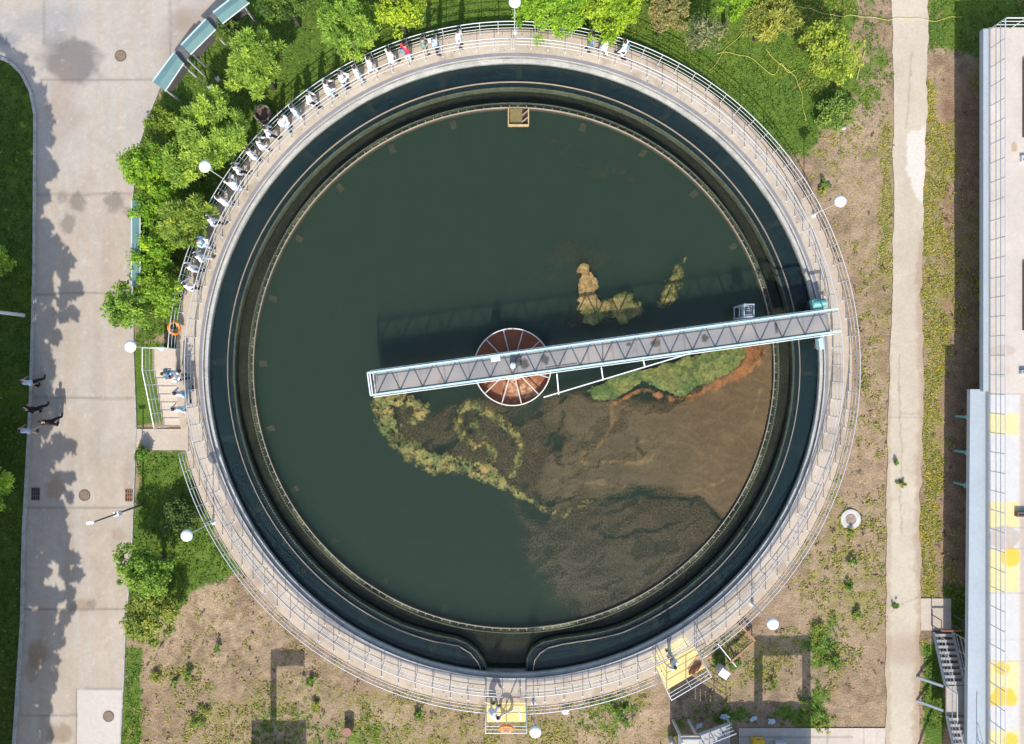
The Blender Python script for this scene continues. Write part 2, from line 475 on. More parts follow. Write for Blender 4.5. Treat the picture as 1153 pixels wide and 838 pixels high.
def fields(U, V):
    """green and yellow plant cover (0..1), soil redness, by place"""
    nz = fbm(U, V, 40, 4, 1); n2 = fbm(U, V, 14, 4, 5)
    wob = (nz - 0.5) * 50 + (n2 - 0.5) * 16
    G = np.zeros_like(U); Y = np.zeros_like(U)

    def reg(pts, val, soft=10, w=1.0):
        return val * sstep(-soft, soft, poly_mask(U, V, pts) + wob * w)
    G = np.maximum(G, reg([(-400, 40), (42, 60), (48, 900), (-400, 900)], 1, 4, 0.1))          # verge by the road
    G = np.maximum(G, reg([(148, 230), (152, 170), (176, 112), (215, 68), (300, -60), (900, -300), (985, -60), (960, 40), (955, 110), (905, 170), (850, 180), (560, 60), (200, 380), (150, 395)], 1, 12, 0.5))
    G = np.maximum(G, reg([(150, 385), (215, 385), (215, 470), (150, 482)], 1, 4, 0.1))
    G = np.maximum(G, reg([(152, 508), (205, 506), (265, 640), (225, 668), (200, 690), (130, 720)], 0.95, 8, 0.5))
    G = np.maximum(G, reg([(950, -60), (1006, -60), (1006, 120), (960, 150)], 0.52, 12))
    G = np.maximum(G, reg([(1040, -60), (1180, -60), (1180, 70), (1040, 62)], 0.8, 8, 0.5))
    G = np.maximum(G, reg([(908, 700), (940, 700), (932, 830), (905, 838)], 0.75, 12))
    G = np.maximum(G, reg([(640, 795), (690, 780), (720, 800), (690, 822), (640, 818)], 0.55, 10))
    G = np.maximum(G, reg([(290, 800), (420, 800), (440, 850), (280, 850)], 0.5, 14))
    G = np.maximum(G, reg([(1040, 725), (1062, 725), (1064, 850), (1040, 850)], 0.95, 4, 0.2))
    G = np.maximum(G, reg([(1060, 660), (1100, 660), (1100, 720), (1076, 720)], 0.9, 5, 0.2))
    G = np.maximum(G, reg([(140, 730), (160, 730), (158, 850), (136, 850)], 0.8, 5, 0.2))
    G = np.maximum(G, reg([(765, 790), (915, 795), (915, 815), (765, 815)], 0.75, 10))
    G = np.maximum(G, reg([(800, 720), (840, 715), (850, 760), (790, 760)], 0.5, 12))
    Y = np.maximum(Y, reg([(1042, 90), (1050, 90), (1058, 130), (1076, 165), (1076, 200), (1066, 222), (1060, 250), (1074, 275), (1080, 300), (1066, 335), (1058, 352), (1074, 372), (1072, 392), (1060, 410), (1060, 470), (1064, 540), (1056, 600), (1052, 672), (1036, 672)], 0.95, 5, 0.3) * (.70 + .5 * sstep(.35, .6, n2)))
    Y = np.maximum(Y, .45 * sstep(.50, .66, nz * .6 + fbm(U, V, 90, 3, 15) * .4) * sstep(880, 900, np.maximum(U, V * 1.25)))
    Y = np.maximum(Y, reg([(1060, 130), (1085, 140), (1084, 200), (1070, 210)], 0.7, 8, 0.5))
    Y = np.maximum(Y, reg([(985, 150), (1006, 120), (1004, 330), (996, 330)], 0.85, 8, 0.4))
    Y = np.maximum(Y, reg([(960, 300), (985, 290), (1002, 420), (1000, 560), (985, 560), (962, 420)], 0.38, 10, 0.8))
    Y = np.maximum(Y, reg([(940, 560), (1000, 560), (1000, 700), (930, 800), (900, 680)], 0.50, 16, 1))
    Y = np.maximum(Y, reg([(800, 735), (860, 700), (900, 710), (880, 780), (790, 800)], 0.55, 14, 1))
    Y = np.maximum(Y, reg([(200, 800), (330, 760), (500, 790), (700, 790), (700, 850), (200, 850)], 0.48, 16, 1))
    Y = np.maximum(Y, reg([(150, 680), (300, 660), (420, 780), (300, 850), (150, 850)], 0.22, 16, 1))
    Y = np.maximum(Y, reg([(905, 160), (1000, 150), (1000, 280), (930, 300)], 0.30, 16, 1))
    return np.clip(G, 0, 1), np.clip(Y, 0, 1)


def ground_color(U, V):
    G, Y = fields(U, V)
    a = fbm(U, V, 26, 5, 21); b = fbm(U, V, 7, 4, 31); c = fbm(U, V, 60, 3, 41)
    soil = np.stack([0.335 + 0.16 * (c - .5), 0.243 + 0.13 * (c - .5), 0.155 + 0.09 * (c - .5)], 1)
    dark = np.array([0.18, 0.12, 0.08])
    t = sstep(0.48, 0.66, b * 0.55 + a * 0.45)[:, None] * 0.65
    soil = soil * (1 - t) + dark * t
    # reddish bare earth along the building and near the kerbless verge
    red = sstep(1055, 1066, U) * sstep(60, 90, V)
    soil = soil * (1 - red[:, None] * 0.5) + np.array([0.27, 0.165, 0.105]) * red[:, None] * 0.5
    grass = np.stack([0.100 + 0.08 * (a - .4), 0.165 + 0.07 * (a - .4), 0.026 + 0.018 * (b - .4)], 1)
    dry = np.stack([0.27 + 0.10 * (b - .5), 0.235 + 0.08 * (b - .5), 0.075 + 0.02 * b], 1)
    grass = grass * np.where(U < 60, .78, 1.0)[:, None]  # verge under the tall trees: shade deepened by a darker grass colour
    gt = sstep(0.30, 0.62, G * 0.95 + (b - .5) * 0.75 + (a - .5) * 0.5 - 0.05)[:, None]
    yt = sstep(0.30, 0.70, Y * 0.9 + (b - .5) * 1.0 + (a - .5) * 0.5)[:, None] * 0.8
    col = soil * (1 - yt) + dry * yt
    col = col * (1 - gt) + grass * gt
    # ploughed lines in the south-west bed
    fur = poly_mask(U, V, [(205, 690), (290, 668), (400, 780), (330, 830), (170, 830)])
    ph = np.sin((V * 0.93 + U * 0.18 + (a - .5) * 40) / 2.3)
    ft = (sstep(-5, 20, fur) * sstep(0.2, 0.9, ph) * sstep(0.4, 0.6, c))[:, None] * 0.35
    col = col * (1 - ft) + dark * ft
    # worn lawn patches
    bare = poly_mask(U, V, [(905, 165), (960, 120), (1000, 150), (1000, 60), (975, 20)])
    return np.clip(col, 0.01, 1)


def build_ground():
    gs = 20 * 1.13 ** np.arange(55)
    us = np.concatenate([-70 - gs[::-1], np.arange(-70, 1240, 2.6), 1240 + gs])
    vs = np.concatenate([-70 - gs[::-1], np.arange(-70, 920, 2.6), 920 + gs])
    U, V = np.meshgrid(us, vs)
    k = CAM_Z / F
    X = (U - CU) * k; Y = -(V - CV) * k
    R = np.hypot(X - TCX, Y - TCY)
    uf, vf = U.ravel(), V.ravel()
    Z = (fbm(uf, vf, 9, 4, 61) - 0.5) * 0.10 + (fbm(uf, vf, 60, 2, 63) - .5) * 0.08
    # flat under the paving
    rd = np.minimum(np.abs(uf - 95) / 70, 3); flat = sstep(0.95, 1.25, rd) * sstep(28, 40, np.abs(uf - 1024)) * sstep(17.3, 17.9, R.ravel())
    flat *= np.where((uf < 300) & (vf < 120), sstep(-5, 60, (vf - 120) + (uf - 190) * 0.9), 1)
    flat *= np.where((uf > 820) & (vf > 805), 0, 1)
    Z = np.minimum(Z * flat, 0.05) - 0.012
    col = ground_color(uf, vf)
    far = np.maximum(np.maximum(-70 - uf, uf - 1240), np.maximum(-70 - vf, vf - 920))
    ft = sstep(60, 300, far)[:, None]; gm = sstep(.42, .58, fbm(uf, vf, 420, 3, 65))[:, None]
    col = col * (1 - ft) + (np.array([.24, .19, .11]) * (1 - gm) + np.array([.12, .15, .045]) * gm) * ft
    n, m = U.shape
    idx = np.arange(n * m).reshape(n, m)
    f = np.stack([idx[1:, :-1].ravel(), idx[1:, 1:].ravel(), idx[:-1, 1:].ravel(), idx[:-1, :-1].ravel()], 1)
    # no ground inside the tank basin
    rc = R.ravel()[f].max(1)
    f = f[rc > 16.9]
    me = fast_mesh('ground', np.stack([X.ravel(), Y.ravel(), Z], 1), f, col, smooth=True)
    tag(link('ground', me, M_ground), kind='structure')


build_ground()

# ------------------------------------------------------------------ ROAD (west)
ROAD_R = [(-80, 330), (-20, 285), (0, 262), (40, 225), (75, 196), (100, 180), (130, 168), (160, 158), (200, 152), (235, 149), (400, 151), (480, 154), (640, 148), (700, 142), (760, 140), (838, 136), (920, 133)]
ROAD_L = [(-80, -220), (50, -220), (62, -10), (70, 12), (84, 26), (104, 36), (130, 41), (300, 40), (450, 36), (600, 28), (700, 26), (838, 17), (920, 12)]


def road_edge(v):
    return (float(np.interp(v, [p[0] for p in ROAD_L], [p[1] for p in ROAD_L])), float(np.interp(v, [p[0] for p in ROAD_R], [p[1] for p in ROAD_R])))


def road_color(U, V):
    a = fbm(U, V, 50, 4, 71); b = fbm(U, V, 9, 4, 73); c = fbm(U, V * 0.15, 8, 3, 75)
    col = np.stack([0.415 + 0.09 * (a - .5), 0.345 + 0.08 * (a - .5), 0.275 + 0.07 * (a - .5)], 1)
    grey = np.array([0.385, 0.350, 0.310])
    t = sstep(0.45, 0.60, c) * 0.45 + sstep(240, 140, V) * 0.4
    t = np.clip(t, 0, 1)[:, None]
    col = col * (1 - t) + grey * t
    col *= (1 + 0.16 * (b - .5) + 0.16 * (c - .5))[:, None]

    def stain(u, v, ru, rv, s, tint=(0.16, 0.14, 0.12), soft=0.8, off=0):
        nonlocal col
        k = (np.clip(blob(U, V, u, v, ru, rv, soft, 0.55, off) * s * 1.25, 0, .9))[:, None]
        col = col * (1 - k) + np.array(tint) * k
    stain(78, 70, 31, 24, 0.75, (0.17, 0.155, 0.145), 0.5, 2)
    stain(64, 52, 13, 16, 0.45, (0.17, 0.155, 0.145), 0.8, 3)
    stain(60, 22, 42, 20, 0.42, (0.24, 0.245, 0.25), 1.0, 4)  # soft grey patch blended into the road colour
    stain(10, 46, 12, 9, 0.6, (0.22, 0.22, 0.22), 0.8, 5)  # smaller grey patch mixed in the same way
    stain(212, 22, 26, 11, 0.35, (0.26, 0.19, 0.14), 1.0, 6)
    stain(200, 50, 18, 30, 0.25, (0.26, 0.19, 0.14), 1.0, 7)
    stain(70, 110, 18, 45, 0.30, (0.27, 0.19, 0.13), 1.2, 8)
    stain(128, 228, 10, 10, 0.55, off=9); stain(87, 227, 8, 10, 0.55, off=10); stain(77, 253, 9, 10, 0.5, off=11); stain(70, 222, 6, 6, 0.4, off=12)
    stain(143, 238, 5, 5, 0.4, off=13)
    stain(62, 550, 10, 12, 0.4, (0.28, 0.18, 0.10), 0.8, 14); stain(133, 603, 7, 7, 0.35, (0.27, 0.19, 0.12), 0.8, 15)
    stain(90, 682, 11, 6, 0.45, (0.26, 0.18, 0.11), 0.6, 16); stain(104, 680, 5, 6, 0.4, off=17)
    stain(43, 735, 11, 18, 0.55, (0.26, 0.18, 0.10), 0.9, 18); stain(36, 752, 8, 12, 0.4, (0.24, 0.17, 0.10), 0.9, 19)
    stain(67, 826, 12, 11, 0.5, (0.24, 0.17, 0.11), 0.8, 20)
    stain(110, 440, 8, 90, 0.20, (0.26, 0.24, 0.23), 1.2, 21); stain(78, 610, 8, 120, 0.14, (0.27, 0.24, 0.22), 1.2, 22); stain(122, 300, 10, 60, 0.18, (0.28, 0.21, 0.16), 1.2, 23)
    stain(146, 535, 7, 25, 0.25, (0.28, 0.21, 0.16), 1.2, 24)
    # newer pale slab
    k = (sstep(86, 87, U) * sstep(142, 141, U) * sstep(775.5, 776.5, V))[:, None] * 0.9
    col = col * (1 - k) + np.array([0.52, 0.475, 0.425]) * k
    # slab joints
    for vj, u0, u1 in ((90, 45, 180), (219, 40, 155), (331, 40, 150), (448, 36, 155), (572, 30, 152), (687, 25, 145), (776, 84, 142), (805, 20, 88)):
        w = 0.9 + 0.5 * vnoise(U, V, 20, 5)
        k = (np.exp(-((V - vj + (fbm(U, V, 40, 2, 80) - .5) * 3) / w) ** 2) * ((U > u0) & (U < u1)) * 0.55)[:, None]
        col = col * (1 - k) + np.array([0.14, 0.12, 0.10]) * k
    for uj, v0, v1 in ((50, -60, 66), (192, -60, 80), (86, 776, 900)):
        k = (np.exp(-((U - uj + (fbm(U, V, 40, 2, 82) - .5) * 2) / 0.9) ** 2) * ((V > v0) & (V < v1)) * 0.6)[:, None]
        col = col * (1 - k) + np.array([0.13, 0.12, 0.11]) * k
    # pale scuffs
    k = (sstep(0.70, 0.80, fbm(U, V, 5, 4, 90)) * 0.4)[:, None]
    col = col * (1 - k) + np.array([0.52, 0.48, 0.44]) * k
    # dirt by the verges
    return np.clip(col, 0.02, 1)


_vs = np.arange(-60, 905, 2.0)
road = sheet('road', np.linspace(0, 1, 230), _vs, road_edge, 0.06, road_color, M_road)
tag(road, kind='structure')


def kerb(name, pts, z0, z1, w, label=None):
    """kerb along photo-pixel points on the ground, one mesh of butted stones"""
    mb = MB()
    P3 = [P(u, v, 0) for v, u in pts]
    # resample
    out = []
    for a, b in zip(P3[:-1], P3[1:]):
        L = (b - a).length; n = max(1, round(L / 1.0))
        for i in range(n):
            out.append((a.lerp(b, i / n), a.lerp(b, (i + 1) / n)))
    for i, (a, b) in enumerate(out):
        d = (b - a).normalized() * 0.008
        h = z1 + (0.012 if i % 2 else 0.0) * random.random()
        m = (a + b) / 2
        mb.box((m.x, m.y, (z0 + h) / 2), ((b - a).length - 0.016, w, h - z0), math.atan2((b - a).y, (b - a).x))
    return mb.build(name, M_kerb)


tag(kerb('kerb', ROAD_L[2:], -0.05, 0.13, 0.16), kind='structure')
tag(kerb('kerb_edging', ROAD_R[7:], -0.05, 0.085, 0.07), kind='structure')

# ------------------------------------------------------------------ PATHS
PATH = [(-80, 1003, 1044), (0, 1004, 1044), (140, 1006, 1044), (230, 1006, 1041), (330, 1005, 1037), (400, 1002, 1039), (470, 1000, 1040), (560, 998, 1036), (640, 998, 1036), (690, 998, 1038), (760, 997, 1035), (838, 997, 1034), (910, 997, 1034)]
_pe = interp_edge(PATH)


def path_edge(v):
    a, b = _pe(v)
    return a + (float(fbm(v, 3.0, 22, 3, 5)) - .5) * 4, b + (float(fbm(v, 8.0, 16, 3, 7)) - .5) * 6


def path_color(U, V):
    a = fbm(U, V, 45, 4, 101); b = fbm(U, V, 6, 4, 103)
    col = np.stack([0.47 + 0.12 * (a - .5), 0.405 + 0.11 * (a - .5), 0.315 + 0.09 * (a - .5)], 1) * (1 + 0.14 * (b - .5))[:, None]
    # pale cement patch
    k = (sstep(-1.5, 1.5, poly_mask(U, V, [(1022, 152), (1043, 143), (1044, 232), (1036, 228), (1026, 210), (1021, 190)]) + (b - .5) * 8) * 0.85)[:, None]
    col = col * (1 - k) + np.array([0.60, 0.55, 0.49]) * k
    # earth on the east margin
    e = np.array([_pe(v)[1] for v in np.unique(V)]); ei = np.interp(V, np.unique(V), e)
    k = (sstep(9, 2, ei - U + (b - .5) * 8) * sstep(250, 280, V) * 0.55)[:, None]
    col = col * (1 - k) + np.array([0.30, 0.20, 0.13]) * k
    k = (sstep(4, 0, U - 1001 + (b - .5) * 6) * 0.4)[:, None]
    col = col * (1 - k) + np.array([0.30, 0.21, 0.13]) * k
    k = (blob(U, V, 1018, 732, 26, 18, 0.9, 0.3, 9) * 0.45)[:, None]
    col = col * (1 - k) + np.array([0.33, 0.23, 0.16]) * k
    # cracks
    for pts in ([(1013, 400), (1012, 440), (1016, 520), (1013, 560), (1016, 600)], [(1013, 465), (1036, 466)], [(1024, 90), (1026, 60), (1022, 130), (1020, 145)], [(998, 682), (1012, 682), (1028, 676), (1038, 672)], [(1000, 668), (1008, 682), (1004, 690)]):
        d = np.full(U.shape, 1e9)
        for (u0, v0), (u1, v1) in zip(pts[:-1], pts[1:]):
            L = (u1 - u0) ** 2 + (v1 - v0) ** 2
            t = np.clip(((U - u0) * (u1 - u0) + (V - v0) * (v1 - v0)) / L, 0, 1)
            d = np.minimum(d, np.hypot(U - u0 - t * (u1 - u0) + (b - .5) * 4, V - v0 - t * (v1 - v0) + (a - .5) * 4))
        k = (np.exp(-(d / 0.8) ** 2) * 0.5)[:, None]
        col = col * (1 - k) + np.array([0.17, 0.13, 0.09]) * k
    for vj in (470, 575, 685):
        k = (np.exp(-((V - vj) / 0.7) ** 2) * 0.25)[:, None]
        col = col * (1 - k) + np.array([0.2, 0.16, 0.12]) * k
    return np.clip(col, 0.02, 1)


tag(sheet('path', np.linspace(0, 1, 28), np.arange(-70, 905, 2.0), path_edge, 0.032, path_color, M_path), kind='structure')


def plain_path(U, V):
    a = fbm(U, V, 30, 4, 111); b = fbm(U, V, 6, 4, 113)
    return np.stack([0.46 + 0.09 * (a - .5), 0.39 + 0.08 * (a - .5), 0.32 + 0.07 * (a - .5)], 1) * (1 + 0.14 * (b - .5))[:, None]


tag(sheet('footpath', np.linspace(0, 1, 24), np.arange(483, 509, 2.0), lambda v: (152, 216), 0.05, plain_path, M_path), kind='structure')


def paving(U, V):
    c = plain_path(U, V) * np.array([1.08, 1.1, 1.14])
    for uj in (932, 955, 972, 988):
        k = (np.exp(-((U - uj) / 0.7) ** 2) * 0.45)[:, None]
        c = c * (1 - k) + 0.14 * k
    k = (np.exp(-((V - 830) / 0.7) ** 2) * (U < 960) * 0.45)[:, None]
    return c * (1 - k) + 0.14 * k


tag(sheet('pavement', np.linspace(0, 1, 90), np.arange(820, 905, 2.0), lambda v: (832, 996.5), 0.036, paving, M_path), kind='structure')
tag(sheet('stair_apron', np.linspace(0, 1, 20), np.arange(674, 712, 2.0), lambda v: (1037, 1071), 0.036, plain_path, M_path), kind='structure')

# ------------------------------------------------------------------ TANK
tank = thing('settling_tank', 'round concrete settling tank of dark green water with ringed walkway and inner launder', 'settling tank', (TCX, TCY, 0))
TO = (TCX, TCY, 0)
rO, rI = RW(381, W), RW(349.6, W)
rLedge = RW(344.5, 1.04)


def ring_sheet(name, r0f, r1f, z, n, m, colf, mt, parent, a0=0.0, a1=2 * PI):
    th = np.linspace(a0, a1, n + 1)
    vs = []
    for t in th:
        r0 = r0f(t) if callable(r0f) else r0f; r1 = r1f(t) if callable(r1f) else r1f
        rr = np.linspace(r0, r1, m + 1)
        vs.append(np.stack([rr * math.cos(t), rr * math.sin(t), np.full(m + 1, z)], 1))
    v = np.concatenate(vs)
    idx = np.arange((n + 1) * (m + 1)).reshape(n + 1, m + 1)
    f = np.stack([idx[:-1, :-1].ravel(), idx[:-1, 1:].ravel(), idx[1:, 1:].ravel(), idx[1:, :-1].ravel()], 1)
    c = colf(v[:, 0] + TCX, v[:, 1] + TCY) if colf else None
    return link(name, fast_mesh(name, v, f, c), mt, parent)


def walk_color(x, y):
    a = fbm(x, y, 2.2, 4, 121); b = fbm(x, y, 0.35, 4, 123)
    r = np.hypot(x - TCX, y - TCY); t = np.arctan2(y - TCY, x - TCX)
    c = np.stack([0.455 + 0.18 * (a - .5), 0.383 + 0.16 * (a - .5), 0.298 + 0.14 * (a - .5)], 1) * (1 + 0.16 * (b - .5))[:, None]
    # tan stains near the outside, paler at the track
    k = (sstep(RW(362, W), RW(374, W), r + (a - .5) * 1.2) * 0.35)[:, None]
    c = c * (1 - k) + np.array([0.42, 0.31, 0.22]) * k
    k = (sstep(0.58, 0.70, fbm(x, y, 1.0, 4, 127)) * 0.45)[:, None]
    c = c * (1 - k) + np.array([0.22, 0.17, 0.13]) * k
    # radial construction joints
    ph = (t / (2 * PI) * 72) % 1
    k = (np.exp(-((ph - .5) * 2 * PI * r / 72 / 0.022) ** 2) * 0.5)[:, None]
    c = c * (1 - k) + 0.13 * k
    # worn yellow paint by the south-east platform
    pu = x / ((CAM_Z - W) / F) + CU; pv = -y / ((CAM_Z - W) / F) + CV
    sd = poly_mask(pu, pv, [(731, 740), (770, 716), (777, 726), (738, 749)])
    k = (sstep(-1, 1, sd + (b - .5) * 3) * 0.85)[:, None]
    c = c * (1 - k) + np.array([0.66, 0.55, 0.27]) * k
    return np.clip(c, 0.02, 1)


ring_sheet('walkway', rI, rO, W, 900, 34, walk_color, M_walk, tank)
MB(TO).revolve([(rO, W - 0.004), (rO, W - 0.22), (rO - 0.25, W - 0.22), (rO - 0.25, -0.6), (rLedge + 0.02, -0.6), (rLedge + 0.02, 1.03), (rI, 1.03), (rI, W - 0.004)], n=360).build('wall', M_wall, tank)
MB(TO).revolve([(rLedge, 1.04), (rI - 0.002, 1.04), (rI - 0.002, 0.9), (rLedge, 0.9)], n=360).build('inner_ledge', M_ledge, tank)
MB(TO).revolve([(rI + 0.01, W + 0.004), (rI + 0.085, W + 0.004)], n=360, closed=False).build('rim_strip', M_ledge, tank)
MB(TO).revolve([(RW(351, W), W + 0.006), (RW(354.6, W), W + 0.006)], n=360, closed=False).build('wheel_track', M_track, tank)

# launder: weir line and outer scum baffle as radius over angle (from straight south, positive to the east)
weirSW = [(500, 717), (513, 719.5), (526, 725), (536, 733), (543, 743), (547, 752), (548, 760)]
weirSE = [(593, 760), (593.5, 752), (594.5, 741), (600, 730.6), (611, 723.5), (630, 719), (650, 716.5)]
bafSW = [(490, 722), (500, 723.6), (517, 727), (530, 735), (538, 745), (541, 752), (542, 760)]
bafSE = [(600, 760), (600.5, 752), (602, 743), (608, 735), (617, 729), (632, 725), (650, 722)]


def polar(pts):
    out = [(math.degrees(math.atan2(u - 578.5, v - 414.3)), math.hypot(u - 578.5, v - 414.3)) for u, v in pts]
    return out


def radf(sw, se, base):
    a = polar(sw); b = polar(se)
    xs = [-180, a[0][0] - 9] + [p[0] for p in a] + [p[0] for p in b] + [b[-1][0] + 9, 180]
    ys = [base, base] + [p[1] for p in a] + [p[1] for p in b] + [base, base]
    return (lambda deg: float(np.interp(deg, xs, ys))), a[-1][0], b[0][0]


weir_r, wA, wB = radf(weirSW, weirSE, 315.5)
baf_r, bA, bB = radf(bafSW, bafSE, 321.5)


def sdeg(t):          # world angle -> degrees from south, positive east
    d = math.degrees(t) + 90
    return (d + 180) % 360 - 180


def arc_angles(d0, d1, n):
    """dense polar angles from d0 round the far side to d1 (degrees from south), finer at the ends"""
    span = 360 - (d1 - d0) if d1 > d0 else d0 - d1
    s = np.linspace(0, 1, n)
    out = d1 + s * span
    ends = np.linspace(0, 14, 160)
    out = np.unique(np.concatenate([out, d1 + ends, d1 + span - ends]))
    return out                                # degrees, increasing eastwards then round north to d0+360


def wall_path(rf, dlist, z_scale):
    pts = []
    for d in dlist:
        dd = (d + 180) % 360 - 180
        r = RW(rf(dd), z_scale); t = math.radians(d - 90)
        pts.append(Vector((TCX + r * math.cos(t), TCY + r * math.sin(t))))
    return pts


def sweep(mb, pts, th, z0, z1, closed=False, ztop=None):
    n = len(pts); vs = []; fs = []
    for i, p in enumerate(pts):
        a = pts[(i - 1) % n] if closed or i > 0 else p; b = pts[(i + 1) % n] if closed or i < n - 1 else p
        d = (b - a).normalized(); nn = Vector((d.y, -d.x)) * th / 2
        zt = ztop(i) if ztop else z1
        vs += [(p.x - nn.x, p.y - nn.y, z0), (p.x + nn.x, p.y + nn.y, z0), (p.x + nn.x, p.y + nn.y, zt), (p.x - nn.x, p.y - nn.y, zt)]
    m = n if closed else n - 1
    for i in range(m):
        j = (i + 1) % n
        for k in range(4):
            k2 = (k + 1) % 4
            fs.append((i * 4 + k, i * 4 + k2, j * 4 + k2, j * 4 + k))
    if not closed:
        fs.append((0, 1, 2, 3)[::-1]); fs.append(tuple((n - 1) * 4 + k for k in range(4)))
    return mb.add(vs, fs)


wd = arc_angles(wA, wB, 900); bd = arc_angles(bA, bB, 500)
wp = wall_path(weir_r, wd, WL); bp_ = wall_path(baf_r, bd, WL)
launder = sweep(MB(TO), wp, 0.11, 0.1, WL - 0.03).build('launder_wall', M_algwall, tank)


def resample(pts, step, closed=False):
    out = [pts[0]]; acc = 0.0
    seq = pts + ([pts[0]] if closed else [])
    for a, b in zip(seq[:-1], seq[1:]):
        L = (b - a).length
        if L < 1e-9: continue
        t = step - acc
        while t <= L:
            out.append(a.lerp(b, t / L)); t += step
        acc = (acc + L) % step
    return out


wq = resample(wp, 0.068)
sweep(MB(TO), wq, 0.035, WL - 0.2, WL, ztop=lambda i: WL + (0.055 if i % 2 else -0.012)).build('weir_plate', M_weir, launder)
outer_baffle = sweep(MB(TO), bp_, 0.03, WL - 0.25, WL + 0.10).build('outer_scum_baffle', M_baffle, tank)
circ = lambda r, n: [Vector((TCX + r * math.cos(2 * PI * i / n), TCY + r * math.sin(2 * PI * i / n))) for i in range(n)]
rIn = RW(298.2, WL)
inwall = MB(TO); sweep(inwall, circ(rIn, 400), 0.12, 0.1, WL - 0.03, True)
inwall = inwall.build('inner_launder_wall', M_algwall, tank)
nT = 1240
sweep(MB(TO), circ(rIn, nT), 0.035, WL - 0.2, WL, True, ztop=lambda i: WL + (0.055 if i % 2 else -0.012)).build('inner_weir_plate', M_weir, inwall)
rB = RW(292.6, WL)
inner_baffle = sweep(MB(TO), circ(rB, 400), 0.032, WL - 0.3, WL + 0.12, True).build('inner_scum_baffle', M_baffle, tank)
br = MB().box((0.05, 0, 0), (0.10, 0.022, 0.03)).box((0.01, 0, -0.04), (0.02, 0.04, 0.12)).mesh('bracket')
br.materials.append(M_bracket)
NB = 192
ang = [2 * PI * (i + .5) / NB for i in range(NB)]
order = sorted(ang, key=lambda t: abs(sdeg(t)))          # the southern ones stand out against the dark water
for t in order[:100]:
    o = link('bracket', br, None, inner_baffle)
    o.location = (rB * math.cos(t) + 0.02 * math.cos(t), rB * math.sin(t) + 0.02 * math.sin(t), WL + 0.10); o.rotation_euler = (0, 0, t)
mb = MB(TO)
for t in order[100:]:
    c, s_ = math.cos(t), math.sin(t)
    mb.bar((TCX + (rB + .02) * c, TCY + (rB + .02) * s_, WL + .10), (TCX + (rB + .12) * c, TCY + (rB + .12) * s_, WL + .10), 0.022)
tag(mb.build('bracket', M_bracket, inner_baffle), kind='stuff')

# launder floor, water bodies
fl = lambda t: RW(344.4 if wA < sdeg(t) < wB else weir_r(sdeg(t)), WL) - 0.0
ring_sheet('launder_floor', rIn, fl, 0.22, 1440, 3, None, M_trough, tank)
MB(TO).lathe((TCX, TCY, -0.62), [(0.01, 0), (rLedge + .1, 0), (rLedge + .1, 0.01), (0.01, 0.01)], 128).build('tank_floor', M_wall, tank)


def lwater_col(x, y):
    return np.ones((len(x), 3))


ring_sheet('launder_water', rIn + 0.02, lambda t: fl(t) - 0.02, TL, 1440, 2, None, M_water3, tank)
lw = tank.children[-1]
def _ch_r0(t):
    return RW(weir_r(sdeg(t)), WL) + 0.03
# outer channel: from the weir line to the wall, leaving the outlet open
a_start = math.radians(wB - 90); a_end = math.radians(wA - 90) + 2 * PI
cw = ring_sheet('channel_water', _ch_r0, rLedge + 0.05, WL, 1800, 3, None, M_water2, None, a_start, a_end)
cw.location = TO; tag(cw, kind='structure')
lw.parent = None; lw.location = TO; tag(lw, kind='structure')
pw = MB(TO).prism([(TCX + (rIn - .07) * math.cos(2 * PI * i / 256), TCY + (rIn - .07) * math.sin(2 * PI * i / 256)) for i in range(256)], -.55, WL)
pw = pw.build('pool_water', M_water, None); pw.location = TO; tag(pw, kind='structure')
# growth between baffle and weir
def _gr(x, y):
    return np.array([.060, .068, .028]) * (.6 + 1.2 * fbm(x, y, .5, 4, 702))[:, None] + np.array([.02, .02, .018])


gring = ring_sheet('weir_algae', rB + .04, rIn - .05, WL + .008, 1400, 4, _gr, M_scum, None)
_x = np.empty(len(gring.data.vertices) * 3, np.float32); gring.data.vertices.foreach_get('co', _x); _x = _x.reshape(-1, 3)
_dd = np.clip(.22 + 1.3 * (fbm(_x[:, 0], _x[:, 1], 1.8, 4, 703) - .42), 0, .9)
_at = gring.data.attributes.new('dens', 'FLOAT', 'POINT'); _at.data.foreach_set('value', _dd.astype(np.float32))
gring.location = TO; tag(gring, 'patchy green algae in the narrow ring of water along the inner weir', 'algae', kind='stuff')
# submerged radial beams seen faintly through the water
bm_ = MB().box((0, 0, 0), (RW(24, WL), 0.30, 0.12)).mesh('submerged_beam'); bm_.materials.append(M_beam)
bm2 = MB().box((0, 0, 0), (RW(9, WL), 0.30, 0.12)).mesh('submerged_beam'); bm2.materials.append(M_beam)
for i in range(24):
    t = math.radians(-90 + 7.5 + 15 * i + 6.5)
    if abs(sdeg(t)) < 7: continue
    r = RW(333, WL); o = link('submerged_beam', bm_, None, tank)
    o.location = (r * math.cos(t), r * math.sin(t), WL - 0.10); o.rotation_euler = (0, 0, t)
    r = RW(286, WL); o = link('submerged_beam', bm2, None, tank)
    o.location = (r * math.cos(t), r * math.sin(t), WL - 0.55); o.rotation_euler = (0, 0, t)

